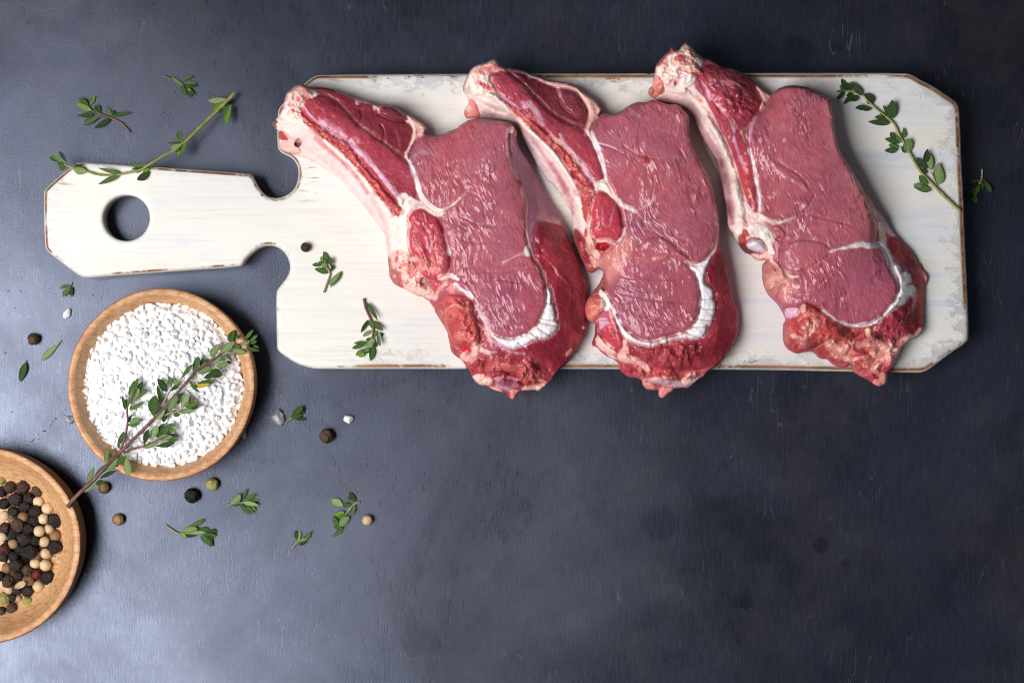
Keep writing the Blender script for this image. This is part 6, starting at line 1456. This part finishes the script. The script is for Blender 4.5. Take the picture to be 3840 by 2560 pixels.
def loose_leaf(bx, by, tx, ty, w, kd, label):
    r = sprig((0, 1000, 2.24), [((bx, by, bx + (tx - bx) * 0.12, by + (ty - by) * 0.12), 6, 5, 'pale')], [(bx + (tx - bx) * 0.1, by + (ty - by) * 0.1, tx, ty, w, kd)], label, onT, rise=0.12)
    r.name = "thyme_leaf"; tag(r, label, "leaf", "loose thyme leaves")
loose_leaf(515, 622, 350, 790, 58, 'p', "single pale thyme leaf between the brown peppercorn and the salt dish")
loose_leaf(222, 785, 178, 968, 78, 'd', "single dark oval thyme leaf below the brown peppercorn")

# the big sprig that bridges both dishes
FE = (230, 1350, 3.0)
def ze(x, y):
    d = math.hypot(x - 604, (y - 1443) / 1.035) / 330
    if d < 1: return 0.0185 + 0.0072 * (1 - d * d) + 0.002 * d
    return 0.0245
up = lambda a: tuple(v - (900 if i % 2 else 0) for i, v in enumerate(a))
sprig(FE, [((70,1655, 140,1560, 250,1450, 370,1340, 480,1220, 660,1040, 850,850, 1040,660, 1180,510, 1390,270) + up((1500,1040, 1650,940, 1800,830, 1950,740, 2100,690)), 25, 10),
           ((670,1000, 720,850, 745,700, 740,570, 760,480, 830,330), 15, 8, None, 0.003), ((700,1040, 800,1000, 910,970, 1060,910, 1230,830), 13, 7, None, 0.002), ((1120,640, 1230,590, 1330,570, 1400,480), 12, 7, 'pale', 0.003), ((1130,520, 1180,420, 1230,340), 13, 9, 'pale', 0.003)],
      LV("640 960 700 790 62 m;650 1000 640 930 40 m;745 740 880 650 78 p;770 740 860 720 46 m;750 700 800 610 42 d;720 560 690 390 42 d;740 550 735 430 56 m;780 560 940 455 46 m;780 480 860 300 110 p;840 430 975 330 72 m;760 400 830 220 56 m;820 330 860 190 46 m;860 350 930 240 62 d;770 570 800 500 36 b;"
         "500 1150 530 1010 66 p;560 1110 560 1000 36 m;600 1100 660 1050 46 m;470 1260 640 1100 92 p;620 1170 720 1075 72 m;600 1200 680 1165 32 m;720 1060 775 1300 96 p;710 1040 785 1025 36 b;300 1370 380 1195 66 p;380 1310 510 1170 62 m;430 1330 620 1240 56 d;390 1400 470 1340 62 d;260 1480 385 1370 78 p;250 1430 290 1380 42 m;"
         "930 960 980 775 78 d;920 980 1110 925 72 p;1020 900 1070 720 82 p;1070 870 1160 715 88 d;1130 840 1230 700 62 m;1240 800 1250 700 52 m;1090 880 1250 840 76 p;1060 970 1275 920 66 d;1180 900 1310 880 56 m;1200 840 1320 850 46 d;1250 800 1300 770 42 b;"
         "1040 630 1060 390 142 d;1060 660 1165 560 112 p;1150 700 1165 570 62 d;1130 460 1070 280 52 d;1190 350 1075 210 92 d;1240 300 1215 175 52 m;1270 280 1320 225 56 b;1230 340 1330 265 52 d;1140 480 1170 430 52 d;"
         "1220 570 1305 395 92 p;1310 580 1510 560 66 p;1350 540 1430 380 86 p;1330 490 1310 450 60 d;1440 490 1480 400 46 m;1400 530 1560 485 56 m;1430 540 1540 510 52 d;1200 600 1290 560 42 m;1260 620 1340 600 52 m;1310 410 1375 370 52 d;1340 220 1480 40 56 m;"
         "1480 150 1540 -50 78 m;1540 150 1690 80 92 p;1660 150 1815 160 112 d;1530 260 1720 230 72 m;1420 300 1680 260 50 y;1430 210 1545 360 42 m;1430 190 1500 210 36 b;1560 70 1600 -20 52 d;1580 70 1610 20 32 b;1680 40 1800 -50 72 p;1740 70 1890 30 72 p;1780 20 1840 -60 46 m;1850 30 1915 20 42 d;1680 -40 1770 -190 86 p;1780 -70 1930 -210 96 p;1840 -70 1915 -20 46 m;1890 -210 1970 -330 92 d;1940 -210 1940 -300 46 m;1930 -120 2075 -80 72 p;1950 -150 2020 -160 46 m;2010 -180 2120 -220 66 p;2070 -240 2165 -340 46 m;2110 -200 2205 -285 46 m;2120 -180 2200 -220 42 m;2080 -140 2235 -100 52 d;2160 -160 2230 -140 42 m;1640 50 1650 -20 52 d;1600 200 1700 160 60 d;1860 -130 1900 -180 50 d;1990 -230 1990 -290 44 d"),
      "large leafy thyme sprig lying across the salt dish onto the pepper dish", ze, 'brown')
